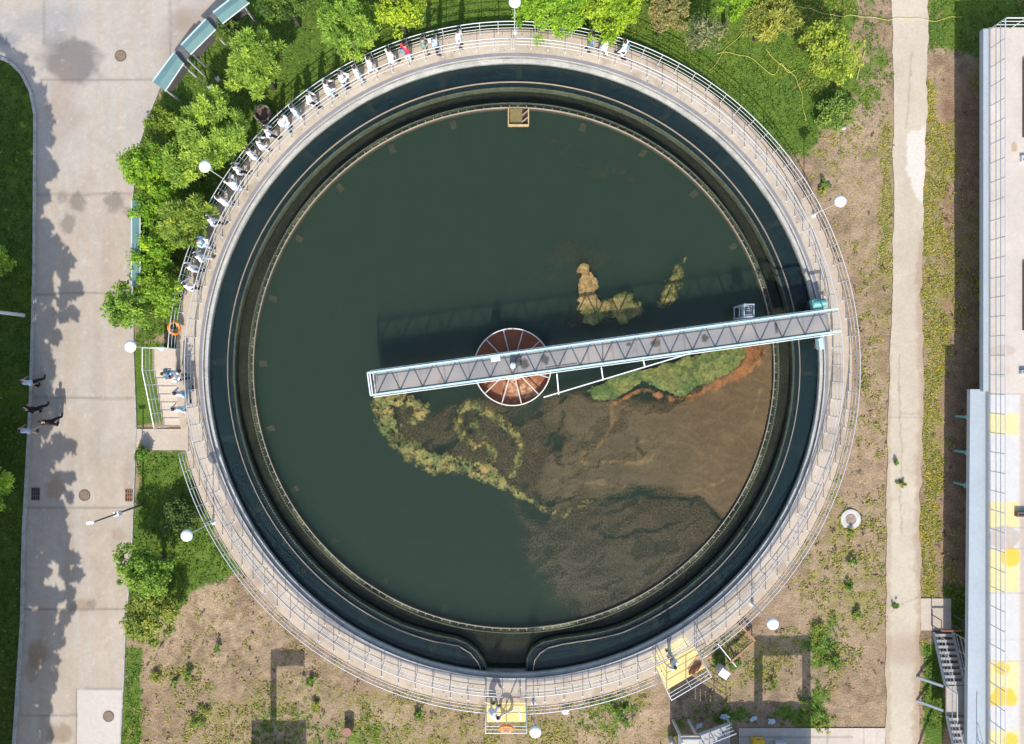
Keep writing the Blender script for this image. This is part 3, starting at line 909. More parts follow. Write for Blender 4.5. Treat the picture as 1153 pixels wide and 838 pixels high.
# scum box at the north inside the baffle
sb = thing('scum_box', 'small tan scum trough with slatted corner at the north edge of the pool', 'scum trough', P(584, 132, WL))
b0 = P(584, 132, WL)
x0, x1 = P(572.5, 0, WL).x, P(595, 0, WL).x; y0, y1 = P(0, 142, WL).y, P(0, 122.5, WL).y
mb = MB(b0)
for a, b in (((x0, y0), (x1, y0)), ((x1, y0), (x1, y1)), ((x0, y0), (x0, y1))):
    mb.bar((*a, WL + .04), (*b, WL + .04), 0.06, 0.3)
mb.build('box_wall', mat('tan_box', (0.42, 0.30, 0.16), 0.8, var=0.2), sb)
MB(b0).box(((x0 * .62 + x1 * .38), (y0 + y1) / 2, WL + 0.03), ((x1 - x0) * .62, (y1 - y0) * .96, 0.05)).build('box_floor', mat('tan_silt', (0.22, 0.155, 0.06), 0.9, col2=(0.13, 0.12, 0.04), scale=6, fine=0.3), sb)
MB(b0).box(((x0 * .17 + x1 * .83), (y0 + y1) / 2, WL + 0.012), ((x1 - x0) * .32, (y1 - y0) * .96, 0.02)).build('box_well', mat('dark_well', (0.05, 0.025, 0.012), 0.8), sb)
for k in range(2):
    yy = y0 + (y1 - y0) * (0.18 + .38 * k)
    MB(b0).bar((x0 * .33 + x1 * .67, yy, WL + .12), (x1, yy + (y1 - y0) * .3, WL + .12), 0.06).build('slat', M_baffle, sb)

# ------------------------------------------------------------------ SCUM AND ALGAE
def stroke(U, V, pts, width):
    d = np.full(U.shape, 1e9)
    for i, ((u0, v0, w0), (u1, v1, w1)) in enumerate(zip(pts[:-1], pts[1:])):
        L = (u1 - u0) ** 2 + (v1 - v0) ** 2 + 1e-9
        t = np.clip(((U - u0) * (u1 - u0) + (V - v0) * (v1 - v0)) / L, 0, 1)
        d = np.minimum(d, np.hypot(U - u0 - t * (u1 - u0), V - v0 - t * (v1 - v0)) - (w0 + (w1 - w0) * t) * width)
    return -d


def build_scum():
    us = np.arange(410, 876, 1.25); vs = np.arange(128, 712, 1.25)
    U, V = np.meshgrid(us, vs); u, v = U.ravel(), V.ravel()
    w1 = (fbm(u, v, 60, 4, 201) - .5) * 46; w2 = (fbm(u, v, 60, 4, 203) - .5) * 46
    uw, vw = u + w1, v + w2
    a = fbm(uw, vw, 22, 5, 205); b = fbm(u, v, 6, 4, 207); c = fbm(uw * 0.55 + vw * .8, vw * 0.35 - uw * .2, 12, 4, 209)
    D = np.zeros_like(u)
    main = poly_mask(uw, vw, [(610, 445), (668, 440), (760, 440), (840, 400), (845, 380), (885, 380), (890, 520), (820, 600), (740, 560), (690, 572), (630, 585), (590, 545), (600, 500), (585, 470)])
    D = np.maximum(D, 0.80 * sstep(-14, 26, main) + 0.18 * sstep(0, 1, (u - 640) / 220) * sstep(-10, 20, main))
    lower = poly_mask(uw, vw, [(560, 540), (640, 590), (700, 560), (790, 580), (830, 610), (780, 665), (690, 702), (640, 690), (600, 660)])
    D = np.maximum(D, (0.60 + 0.30 * (c - .5)) * sstep(-22, 26, lower))
    gap = poly_mask(uw, vw, [(630, 540), (700, 530), (800, 560), (860, 520), (868, 560), (800, 650), (700, 640), (600, 600)])
    D = np.maximum(D, (0.55 + .25 * (c - .5)) * sstep(-16, 18, gap))
    mid = poly_mask(uw, vw, [(430, 448), (600, 445), (640, 520), (600, 570), (520, 530), (450, 500)])
    D = np.maximum(D, 0.58 * sstep(-8, 20, mid))
    north = poly_mask(uw, vw, [(600, 375), (700, 330), (720, 370), (640, 385)])
    D = np.maximum(D, 0.5 * sstep(-12, 14, north))
    n2 = stroke(uw, vw, [(560, 150, 1), (640, 190, 1)], 10)
    D = np.maximum(D, (.36 + .3 * (c - .5)) * sstep(-16, 14, poly_mask(uw, vw, [(570, 138), (640, 148), (720, 190), (745, 225), (690, 205), (620, 172)])))
    D = np.maximum(D, .36 * sstep(-12, 14, poly_mask(uw, vw, [(640, 250), (720, 300), (640, 330), (560, 330)])))
    # swirl structure: bands of open water
    D = D - sstep(0.55, 0.72, c) * 0.20 * (D < 0.85) - sstep(0.50, 0.75, a) * 0.10
    # dark lanes
    for pts in ([(690, 566, .3), (720, 561, 1), (760, 562, 1), (792, 568, 1.3), (815, 592, .6)], [(676, 603, .3), (705, 608, 1), (730, 602, 1.2), (760, 588, .5)], [(626, 470, 1), (618, 490, 2), (624, 508, 3), (634, 522, 1)], [(714, 486, 1), (716, 500, 1.5), (722, 512, 2)], [(596, 556, 1), (620, 566, 2), (650, 562, 1)]):
        s = stroke(u + w1 * .55 + (a - .5) * 22, v + w2 * .55 + (c - .5) * 18, pts, 1.2); D = D - 0.34 * sstep(-3, 1.5, s) * (.3 + b)
    col = np.stack([0.082 + 0.05 * (a - .5), 0.064 + 0.04 * (a - .5), 0.030 + 0.018 * (a - .5)], 1)
    east = sstep(640, 860, u + (v - 480) * -0.5)[:, None]
    col = col * (1 - east * .8) + np.array([0.112, 0.070, 0.028]) * east * .8
    gy = sstep(540, 640, v - (u - 640) * 0.25)[:, None] * .75
    col = col * (1 - gy) + np.array([0.070, 0.062, 0.036]) * gy
    # orange froth line hugging the algae and running down the east side
    og = stroke(u + w1 * .15, v + w2 * .15, [(848, 384, 14), (846, 405, 9), (826, 426, 4), (800, 437, 2.2), (780, 446, 1.8), (758, 449, 1.5), (738, 443, 1.8), (722, 437, 1.8), (705, 447, 1.5), (690, 455, 1)], 1.0)
    k = (sstep(-3.5, 2, og + (b - .5) * 9) * (.55 + .45 * a))[:, None]
    col = col * (1 - k) + np.array([0.29, 0.115, 0.035]) * k
    D = np.maximum(D, k[:, 0] * 0.95)
    # thin tan swirl lines
    for pts in ([(690, 455, 1.5), (688, 480, 1.2), (676, 500, 1.2), (660, 506, 2), (656, 515, 1.2), (668, 527, 1.5), (680, 520, 1), (720, 522, 1), (735, 516, 1)], [(700, 470, 1), (688, 478, 1)],
                [(855, 440, 1.5), (850, 470, 2), (846, 480, 1)], [(660, 545, 2), (680, 542, 2)], [(750, 555, 1), (790, 552, 1), (812, 540, 1)], [(605, 495, 1), (602, 508, 1)], [(735, 490, 1), (715, 498, 1)]):
        s = stroke(u + w1 * .12 + (a - .5) * 9, v + w2 * .12 + (c - .5) * 9, pts, .5); kk = (sstep(-2.2, 1, s + (b - .5) * 6) * 0.5)[:, None]
        col = col * (1 - kk) + np.array([0.20, 0.13, 0.05]) * kk; D = np.maximum(D, kk[:, 0] * 1.1)
    # streaky flow lines
    fl_ = 0.5 + 0.5 * np.sin((vw * 0.9 - uw * 0.25 + 26 * (a - .5)) / 1.9)
    col = col * (0.80 + 0.34 * fl_ * b + .12 * (sstep(.45, .62, c)))[:, None]
    # the feed well and the pool edge stay clear
    R = np.hypot(u - 578.5, v - 414.3)
    D[np.hypot(u - 577, v - 413.5) < 43] = -1
    D = D * sstep(292, 290.5, R)
    D = D - 0.12
    keep = (D > -0.02) & (R < 291)
    idx = np.arange(U.size).reshape(U.shape)
    f = np.stack([idx[1:, :-1].ravel(), idx[1:, 1:].ravel(), idx[:-1, 1:].ravel(), idx[:-1, :-1].ravel()], 1)
    f = f[keep[f].any(1) & (R[f] < 291.4).all(1)]
    k = (CAM_Z - WL) / F
    pts = np.stack([(u - CU) * k, -(v - CV) * k, np.full(u.size, WL + 0.006)], 1)
    used = np.unique(f); re = -np.ones(u.size, int); re[used] = np.arange(len(used))
    me = fast_mesh('floating_scum', pts[used], re[f], col[used], dens=np.clip(D[used], 0, 1))
    tag(link('floating_scum', me, M_scum), 'brown and orange film of scum drifting on the pool south of the bridge', 'scum', kind='stuff')

    # ---------- algae mats: thick, lumpy
    us = np.arange(412, 850, 0.8); vs = np.arange(284, 590, 0.8)
    U, V = np.meshgrid(us, vs); u, v = U.ravel(), V.ravel()
    a = fbm(u, v, 16, 5, 301); b = fbm(u, v, 4.5, 4, 303); w = (fbm(u, v, 12, 4, 305) - .5) * 16
    patch = poly_mask(u, v, [(660, 440), (690, 424), (725, 416), (777, 402), (839.5, 388), (840, 400), (826.5, 418), (806, 427), (785, 436), (772, 446.5), (759, 445), (751, 441), (738, 437.5), (722.5, 430), (712, 436), (694, 449), (675.6, 451.7), (665, 447)]) + w * .35
    fr = (fbm(u, v, 7, 4, 317) - .5) * 14
    w = w * .8 + fr
    left = stroke(u, v, [(430, 446, 12), (430, 462, 12), (438, 480, 13), (452, 498, 13), (470, 512, 14), (488, 521, 13), (508, 522, 11), (530, 526, 11), (552, 534, 10), (570, 546, 7), (586, 556, 5), (600, 566, 4), (616, 575, 3), (634, 579, 3), (652, 572, 3), (668, 563, 2)], .95) + w * .5
    left2 = stroke(u, v, [(440, 448, 11), (462, 452, 10), (476, 462, 8), (466, 474, 6)], .85) + w * .6
    loop = stroke(u, v, [(528, 456, 8), (518, 466, 6), (514, 480, 6), (522, 494, 7), (536, 503, 6), (546, 497, 5), (540, 484, 5), (532, 476, 4), (540, 466, 6)], .6) + w * .35
    loop2 = stroke(u, v, [(528, 456, 7), (548, 462, 8), (565, 474, 8), (580, 488, 8), (586, 506, 8), (580, 526, 8), (572, 545, 6)], .6) + w * .42
    loop3 = stroke(u, v, [(548, 500, 5), (556, 512, 6), (550, 524, 8)], .6) + w * .42
    n1 = stroke(u, v, [(657, 303, 6), (660, 316, 11), (662, 330, 11), (662, 344, 13), (666, 355, 10)], 1.0) + w * .7
    n2 = stroke(u, v, [(676, 352, 7), (690, 346, 12), (704, 341, 12), (715, 346, 7), (700, 354, 8)], 1.0) + w * .7
    n3 = stroke(u, v, [(765, 302, 5), (760, 318, 8), (754, 332, 9), (747, 342, 5)], .9) + w * .7
    n4 = stroke(u, v, [(772, 290, 1.5), (770, 296, 1.5)], 1.0) + w * .15
    rg = 1 - np.abs(2 * fbm(u + (a - .5) * 30, v + (b - .5) * 10, 9, 4, 309) - 1)          # ridges: filaments
    thin = np.max([left, left2, loop, loop2, loop3], 0)
    Dn = np.zeros_like(u)
    Dn = np.maximum(Dn, sstep(-2, 2, patch + (b - .5) * 6) * 1.0)
    fn = fbm(u + (a - .5) * 20, v, 3.0, 4, 319)
    Dn = np.maximum(Dn, sstep(-7, 7, thin) * (0.22 + .80 * fn + .35 * sstep(.75, .95, rg) - .35 * sstep(.54, .68, fbm(u, v, 4, 3, 321))))
    Dn = np.maximum(Dn, sstep(-1.5, 2, n1) * .98)
    Dn = np.maximum(Dn, sstep(-5, 5, n2) * (.42 + .7 * fn))
    Dn = np.maximum(Dn, sstep(-7, 6, n3) * (.20 + .85 * fn))
    Dn = np.maximum(Dn, sstep(-1, 1, n4) * .6)
    M = np.max([patch, thin, n1, n2, n3, n4], 0)
    R = np.hypot(u - 578.5, v - 414.3)
    Dn[np.hypot(u - 577, v - 413.5) < 44.5] = 0
    Dn = Dn - .08
    keep = (Dn > 0) & (R < 289)
    idx = np.arange(U.size).reshape(U.shape)
    f = np.stack([idx[1:, :-1].ravel(), idx[1:, 1:].ravel(), idx[:-1, 1:].ravel(), idx[:-1, :-1].ravel()], 1)
    f = f[keep[f].any(1)]
    green = np.stack([0.066 + 0.05 * (a - .5), 0.098 + 0.06 * (a - .5), 0.022 + 0 * a], 1)
    olive = np.stack([0.150 + 0.08 * (a - .5), 0.135 + 0.07 * (a - .5), 0.042 + 0 * a], 1)
    tan = np.array([0.26, 0.165, 0.06])
    t = sstep(0.38, 0.62, a + (b - .5) * .5)[:, None]
    t = np.where((patch > -2)[:, None], t * .55, 0.35 + .65 * t)
    col = green * (1 - t) + olive * t
    kt = (sstep(-2, 2, n1) * 0.85 * sstep(352, 338, v) + sstep(0.5, .75, fbm(u, v, 9, 3, 311)) * .55 * (patch < -2))[:, None]
    kt = np.clip(kt, 0, .9); col = col * (1 - kt) + tan * kt
    col *= (0.62 + .3 * b + .45 * rg * sstep(.6, .95, rg))[:, None]
    z = WL + 0.012 + np.clip(M, 0, 6) / 6 * 0.02 * (0.2 + b)
    kk = (CAM_Z - WL) / F
    pts = np.stack([(u - CU) * kk, -(v - CV) * kk, z], 1)
    used = np.unique(f); re = -np.ones(u.size, int); re[used] = np.arange(len(used))
    me = fast_mesh('algae_mat', pts[used], re[f], np.clip(col[used], 0.01, 1), smooth=True, dens=np.clip(Dn[used], 0, 1.2))
    tag(link('algae_mat', me, M_algfilm), 'green and olive mats of algae swirling on the pool around the bridge', 'algae', kind='stuff')


build_scum()

g_ = np.random.default_rng(99); n_ = 260
t_ = g_.uniform(0, 2 * PI, n_); r_ = g_.uniform(RW(356, W), rO - .05, n_)
c_ = np.stack([TCX + r_ * np.cos(t_), TCY + r_ * np.sin(t_), np.full(n_, W + .012)], 1)
an_ = g_.uniform(0, 2 * PI, n_); L_ = g_.uniform(.015, .05, n_)[:, None]
e1 = np.stack([np.cos(an_), np.sin(an_), np.zeros(n_)], 1) * L_; e2 = np.stack([-np.sin(an_), np.cos(an_), np.full(n_, .15)], 1) * L_ * .5
lv = np.stack([c_ - e1, c_ + e2, c_ + e1, c_ - e2 + np.array([0, 0, .006])], 1).reshape(-1, 3)
lc = np.repeat(np.where(g_.random((n_, 1)) < .6, np.array([[.10, .065, .035]]), np.array([[.14, .15, .04]])), 4, 0)
tag(link('fallen_leaves', fast_mesh('fallen_leaves', lv, np.arange(n_ * 4).reshape(-1, 4), lc), M_weed), 'dry leaves and dirt scattered on the round walkway', 'leaves', kind='stuff')

# ------------------------------------------------------------------ FEED WELL
fw = thing('feed_well', 'round central feed well of rust brown water with white radial spokes under the bridge', 'feed well', P(577, 413.5, WL))
fc = P(577, 413.5, WL)
rw = RW(43.2, WL + .35)
mbr = MB(fc); n = 96
mbr.revolve([(rw - .02, WL - .4), (rw + .03, WL - .4), (rw + .03, WL + .40), (rw - .02, WL + .40)], n=n, c=(fc.x, fc.y)).build('rim', mat('well_rim', (0.66, 0.60, 0.55), 0.6, var=0.1), fw)
us = np.linspace(0, 1, 26)
vv = [[fc.x, fc.y, WL + .02]]
th = np.linspace(0, 2 * PI, 96, endpoint=False); rr = np.linspace(0.06, rw - .02, 40)
RR, TT = np.meshgrid(rr, th, indexing='ij')
X = fc.x + RR * np.cos(TT); Y = fc.y + RR * np.sin(TT)
pv = -Y / ((CAM_Z - WL) / F) + CV; pu = X / ((CAM_Z - WL) / F) + CU
fo = sstep(-4, 3, poly_mask(pu.ravel(), pv.ravel(), [(563, 446), (572, 430), (590, 428), (608, 432), (604, 444), (584, 450), (574, 454)]) + (fbm(pu.ravel(), pv.ravel(), 5, 4, 401) - .5) * 22)
dk = np.zeros_like(fo)
cc = np.ones((X.size, 3)) * (0.92 + .25 * (fbm(pu.ravel(), pv.ravel(), 7, 4, 403) - .5))[:, None]
fo = (fo * sstep(.38, .62, fbm(pu.ravel(), pv.ravel(), 3, 4, 405)))[:, None] * .9
cc = cc * (1 - fo) + np.array([1.9, 3.2, 4.6]) * fo
idx = np.arange(X.size).reshape(X.shape)
f = np.concatenate([np.stack([idx[:-1, :].ravel(), idx[1:, :].ravel(), np.roll(idx, -1, 1)[1:, :].ravel(), np.roll(idx, -1, 1)[:-1, :].ravel()], 1)])
link('well_water', fast_mesh('well_water', np.stack([X.ravel() - fc.x, Y.ravel() - fc.y, np.full(X.size, .02)], 1), f, cc), M_rustwater, fw)
M_spoke = mat('spoke_paint', (0.48, 0.46, 0.43), 0.55, var=0.1)
for k in range(12):
    t = 2 * PI * (k + .42) / 12 + .02
    MB(fc).bar((fc.x + .55 * math.cos(t), fc.y + .55 * math.sin(t), WL + .34), (fc.x + (rw - .03) * math.cos(t), fc.y + (rw - .03) * math.sin(t), WL + .34), 0.055).build('spoke', M_spoke, fw)
MB(fc).lathe((fc.x, fc.y, WL), [(0.01, -.3), (.58, -.3), (.58, .42), (.70, .42), (.70, .5), (0.01, .5)], 32).build('centre_column', mat('column_concrete', (0.46, 0.36, 0.27), 0.85, var=0.2, scale=4), fw)

# ------------------------------------------------------------------ BRIDGE
BZ = W + 0.75
kz = (CAM_Z - 2.5) / F
A = Vector(((418 - CU) * kz, -(432.5 - CV) * kz, BZ)); B = Vector(((939 - CU) * kz, -(361.5 - CV) * kz, BZ))
bd_ = (B - A); BL = bd_.length; bdir = bd_.normalized(); bn = Vector((-bdir.y, bdir.x, 0)); BW = 1.10
bridge = thing('scraper_bridge', 'pale mint steel truss bridge with grey deck spanning half the round tank', 'bridge', A)


def bp(s, t, z=0.0):
    return A + bdir * s + bn * t + Vector((0, 0, z))


ns, nt_ = 300, 14
S, T = np.meshgrid(np.linspace(0, BL, ns), np.linspace(-BW / 2 + .04, BW / 2 - .04, nt_), indexing='ij')
X = bdir.x * S + bn.x * T; Y = bdir.y * S + bn.y * T
dc = np.ones((S.size, 3)) * np.array([0.225, 0.217, 0.215]) * (1 + .22 * (fbm(S.ravel(), T.ravel(), 1.2, 4, 501) - .5))[:, None]
tanp = sstep(.55, .7, fbm(S.ravel(), T.ravel(), 2.5, 3, 503))[:, None] * .5
dc = dc * (1 - tanp) + np.array([.36, .31, .27]) * tanp
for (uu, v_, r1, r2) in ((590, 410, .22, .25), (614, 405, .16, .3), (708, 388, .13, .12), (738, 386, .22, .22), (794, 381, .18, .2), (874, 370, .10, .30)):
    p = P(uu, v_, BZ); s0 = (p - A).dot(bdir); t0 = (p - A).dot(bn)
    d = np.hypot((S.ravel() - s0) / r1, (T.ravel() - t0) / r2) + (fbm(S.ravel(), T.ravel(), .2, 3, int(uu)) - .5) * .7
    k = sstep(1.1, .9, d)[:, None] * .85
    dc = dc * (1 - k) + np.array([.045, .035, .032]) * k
sm = np.exp(-(((S.ravel() + .6) % 1.21 - .6) / .035) ** 2)[:, None] * .45
dc = dc * (1 - sm) + np.array([.07, .065, .065]) * sm
ru = (sstep(.64, .74, fbm(S.ravel(), T.ravel(), .5, 4, 507)) * .5)[:, None]
dc = dc * (1 - ru) + np.array([.20, .125, .075]) * ru
idx = np.arange(S.size).reshape(S.shape)
f = np.stack([idx[:-1, :-1].ravel(), idx[1:, :-1].ravel(), idx[1:, 1:].ravel(), idx[:-1, 1:].ravel()], 1)
deck = link('deck', fast_mesh('deck', np.stack([X.ravel(), Y.ravel(), np.full(S.size, 0.0)], 1), f, dc), M_deck, bridge)
NP = 20; per = (BL - .3) / NP
for sgn in (-1, 1):
    mb = MB(A); t = sgn * BW / 2
    mb.bar(bp(0, t, 1.1), bp(BL, t, 1.1), .09, .09); mb.bar(bp(0, t, -.06), bp(BL, t, -.06), .10, .26)
    for k in range(NP):
        s0 = .15 + k * per
        mb.bar(bp(s0, t, .07), bp(s0 + per * .5, t, 1.06), .05); mb.bar(bp(s0 + per * .55, t, 1.06), bp(s0 + per, t, .07), .05)
    for s0 in (.04, BL - .04, BL * .5):
        mb.bar(bp(s0, t, .07), bp(s0, t, 1.06), .06)
    tr = mb.build('side_truss', M_mint, bridge)
    MB(A).tube([bp(.1, t + sgn * .10, .95), bp(BL - .3, t + sgn * .10, .95)], .022).build('cable_conduit', M_whitepaint, tr)
for k in range(0, NP + 1, 2):
    MB(A).bar(bp(.15 + k * per, -BW / 2 + .05, -.13), bp(.15 + k * per, BW / 2 - .05, -.13), .08).build('cross_beam', M_mint, bridge)
mb = MB(A)
for z in (.55, 1.1):
    mb.bar(bp(.0, -BW / 2, z), bp(.0, BW / 2, z), .06)
mb.bar(bp(.16, -BW / 2, .55), bp(.16, BW / 2, .55), .03)
mb.build('end_rail', M_whitepaint, bridge)
# end carriage
p = bp(BL - .35, 0, 0)
mb = MB(A).bar(bp(BL - .4, -1.25, -.48), bp(BL - .4, 1.15, -.48), .30, .28)
mb.bar(bp(BL - .4, -BW / 2, -.3), bp(BL - .4, -BW / 2, -.1), .2); mb.bar(bp(BL - .4, BW / 2, -.3), bp(BL - .4, BW / 2, -.1), .2)
ec = mb.build('end_carriage', M_teal, bridge)
for t in (-1.05, .95):
    c = bp(BL - .4, t, -.75 + .20)
    w_ = MB(A); w_.tube([c - bdir * .32, c - bdir * .19], .20, 16); w_.build('wheel', M_shoe, ec)
mo = MB(A)
c = bp(BL - .4, .98, -.12)
mo.box((c.x, c.y, c.z), (.62, .42, .36), math.atan2(bdir.y, bdir.x)); mo.tube([c + bdir * -.25 + Vector((0, 0, .12)), c + bdir * .35 + Vector((0, 0, .22))], .16, 12)
mo.bar(c + bn * .2 - bdir * .3, c + bn * .28 + bdir * .2, .06); mo.build('drive_motor', M_teal, ec)
c = bp(BL - .55, -1.05, -.15)
MB(A).box(tuple(c), (.22, .55, .4), math.atan2(bdir.y, bdir.x)).build('guide_box', M_mint, ec)
# fittings on the bridge
p = P(558, 404.5, BZ + .9)
MB(A).box((p.x, p.y, BZ + .75), (.46, .22, .34), math.atan2(bdir.y, bdir.x)).build('control_box', M_whitepaint, bridge)
p = P(577.5, 411.5, BZ + .5)
MB(A).lathe((p.x, p.y, BZ + .02), [(.02, 0), (.16, 0), (.16, .3), (.13, .42), (.05, .48), (.01, .48)], 20).build('drive_dome', M_lampwhite, bridge)
mb = MB(A); p = P(584, 409, BZ + .2); mb.box((p.x, p.y, BZ + .14), (.2, .26, .28), .4); mb.tube([(p.x - .1, p.y + .1, BZ + .2), (p.x + .05, p.y + .28, BZ + .2)], .06, 8); mb.build('slip_ring', M_darkboard, bridge)
p0 = P(614, 414, BZ + 1.1); p1 = P(650, 409, BZ + 1.1)
MB(A).tube([p0, p1], .035).build('grab_pole', M_darkboard, bridge)
# hanging ladder cage on the north side
mb = MB(A); c = P(838, 351, BZ - .2)
for dx in (-.24, .24):
    for dy in (-.3, .3):
        mb.bar((c.x + dx, c.y + dy, WL + .1), (c.x + dx, c.y + dy, BZ + .55), .05)
for z in (WL + .2, BZ - .2, BZ + .2, BZ + .5):
    for a, b in (((-.24, -.3), (.24, -.3)), ((-.24, .3), (.24, .3)), ((-.24, -.3), (-.24, .3)), ((.24, -.3), (.24, .3))):
        mb.bar((c.x + a[0], c.y + a[1], z), (c.x + b[0], c.y + b[1], z), .05)
for k in range(6):
    mb.bar((c.x - .24, c.y - .3 + .1 * k, BZ + .3), (c.x + .24, c.y - .3 + .1 * k, BZ + .3), .03)
mb.build('ladder_cage', M_ledgeblue, bridge)
# skimmer boom on the south side
q0 = P(612, 447.5, WL + .3); q1 = P(777, 398, WL + .3)
boom = MB(A).bar(q0, q1, .06, .16).build('skimmer_boom', M_whitepaint, bridge)
for (ua, va, ub, vb) in ((629, 444, 627, 421), (679, 428, 677, 414), (726, 413, 724, 405)):
    MB(A).bar(P(ua, va, WL + .32), P(ub, vb, BZ - .1), .055).build('strut', M_whitepaint, boom)
# plates by the launder under the bridge
# ------------------------------------------------------------------ RAILINGS
def railing(name, label, r, d0, d1, z, group, step_deg, h=1.12, m=M_steel, nb=3):
    """arc railing, degrees measured from south eastwards"""
    d0r, d1r = math.radians(d0 - 90), math.radians(d1 - 90)
    mid = (d0r + d1r) / 2
    base = (TCX + r * math.cos(mid), TCY + r * math.sin(mid), z)
    t = thing(name, label, 'railing', base, 0, group)
    n = max(2, int(round((d1 - d0) / step_deg)))
    m_ = max(4, n * 3)
    for i in range(nb):
        zz = z + h * (1 - i * .30)
        pts = [(TCX + r * math.cos(d0r + (d1r - d0r) * k / m_), TCY + r * math.sin(d0r + (d1r - d0r) * k / m_), zz) for k in range(m_ + 1)]
        mr_ = MB(base); mr_.smooth = True
        mr_.tube(pts, .024 if i == 0 else .015, 8).build('rail', m, t)
    for k in range(n + 1):
        a = d0r + (d1r - d0r) * k / n
        x, y = TCX + r * math.cos(a), TCY + r * math.sin(a)
        mb = MB(base); mb.tube([(x, y, z), (x, y, z + h)], .019, 6); mb.lathe((x, y, z), [(.055, 0), (.055, .015), (.01, .015)], 8)
        mb.build('post', m, t)
    return t


rOut = RW(378, W); rInn = RW(359.5, W)
STEP = 360 / 116.0


def deg_of(u, v):
    return math.degrees(math.atan2(u - 578.5, v - 414.3))


dW0 = deg_of(200, 393) ; dW0 = dW0 if dW0 > 0 else dW0 + 360
dSE0, dSE1 = deg_of(738, 757), deg_of(786, 734)
dS0, dS1 = deg_of(547, 795), deg_of(592, 795)
dW1 = deg_of(206, 510)
railing('outer_railing', 'long outer steel railing curving round the north of the walkway from stairs to bridge side', rOut, dSE1, dW0, W, 'railings round the tank', STEP)
railing('outer_railing', 'short outer steel railing between the two yellow floored platforms', rOut, dS1, dSE0, W, 'railings round the tank', STEP)
railing('outer_railing', 'outer steel railing on the southwest, from the footpath to the platform with the life ring', rOut, dW1, dS0, W, 'railings round the tank', STEP)
railing('inner_railing', 'inner steel railing along the eastern half of the walkway by the bridge end', rInn, 1.2, 180, W, 'railings round the tank', STEP)
railing('inner_railing', 'inner steel railing along the western half of the walkway beside the row of people', rInn, 180.4, 358.0, W, 'railings round the tank', STEP)


def straight_rail(t, base, pts, h=1.12, step=1.0, m=M_steel, nb=3, name='rail'):
    for i in range(nb):
        mr_ = MB(base); mr_.smooth = True
        mr_.tube([(p[0], p[1], p[2] + h * (1 - i * .30)) for p in pts], .026 if i == 0 else .017, 8).build(name, m, t)
    for a, b in zip(pts[:-1], pts[1:]):
        a, b = Vector(a), Vector(b); n = max(1, round((b - a).length / step))
        for k in range(n + (1 if b == Vector(pts[-1]) else 0)):
            p = a.lerp(b, k / n)
            MB(base).tube([p, p + Vector((0, 0, h))], .025, 6).build('post', m, t)


def Pw(u, v, z=W):
    return P(u, v, z)


# south platform (life ring) ---------------------------------------------------
def platform(label, corners, floor_mat, cat='platform'):
    """corners: photo points at walkway level: inner-left, outer-left, outer-right, inner-right"""
    c = [Pw(*p) for p in corners]; base = (c[0] + c[1] + c[2] + c[3]) / 4
    t = thing('viewing_platform', label, cat, base, 0, 'platforms on the outer edge of the walkway')
    MB(base).prism([(p.x, p.y) for p in c], W - .12, W + .012).build('floor', floor_mat, t)
    mb = MB(base)
    for p in (c[1], c[2]):
        d = (base - p) * .12
        mb.bar((p.x + d.x, p.y + d.y, 0), (p.x + d.x, p.y + d.y, W - .12), .12)
    mb.build('support_frame', M_whitepaint, t)
    straight_rail(t, base, [tuple(c[0]), tuple(c[1]), tuple(c[2]), tuple(c[3])], m=M_whitepaint)
    return t


platform('yellow floored south platform of the tank with an orange life ring on its rail', [(547.5, 791), (547.5, 813), (592.5, 813), (592.5, 791)], M_yellow)
pSE = platform('angled yellow floored southeast platform of the tank with a brown tarp bundle', [(738, 751), (750.5, 777), (794, 751.5), (782, 728)], M_yellow)
# tan mat + tarp on the south-east platform
c0 = Pw(783, 748, W)
tm = MB(c0).prism([tuple(Pw(u, v))[:2] for u, v in ((774, 752), (786, 737), (793, 750), (776, 759.5))], W + .014, W + .03).build('floor_mat', mat('tan_mat', (0.46, 0.27, 0.14), .9, var=.15, scale=4))
tag(tm, 'tan mat lying in the outer corner of the angled yellow platform', 'mat'); tm.location = c0
mb = MB(c0)
rings = []
for k in range(9):
    f_ = k / 8; p = Pw(776 + 13 * f_, 757 - 8.5 * f_, W + .03); hw = .11 + .1 * math.sin(f_ * PI); hz = .05 + .10 * math.sin(f_ * PI) * (1 + .4 * math.sin(k * 2.3))
    rings.append([(p.x + hw * math.cos(a) * .45, p.y + hw * math.cos(a), W + .035 + hz + hz * math.sin(a)) for a in np.linspace(0, 2 * PI, 8, endpoint=False)])
mb.loft(rings); tp = mb.build('tarp_roll', M_rust); tp.location = c0
tag(tp, 'crumpled brown tarp bundle on the angled platform floor', 'tarp')

# bent white rod leaning on the south platform
mb = MB(Pw(584, 800, W)); q = [P(565, 806, W + .05), P(583, 797.5, W + 1.0), P(585.5, 803, W + 1.0), P(586, 812, W + .9)]
mb.tube(q, .03, 8); o = mb.build('bent_pipe', M_whitepaint); o.location = Pw(584, 800, W)
tag(o, 'bent thin white pipe leaning in the south platform beside the person', 'pipe')


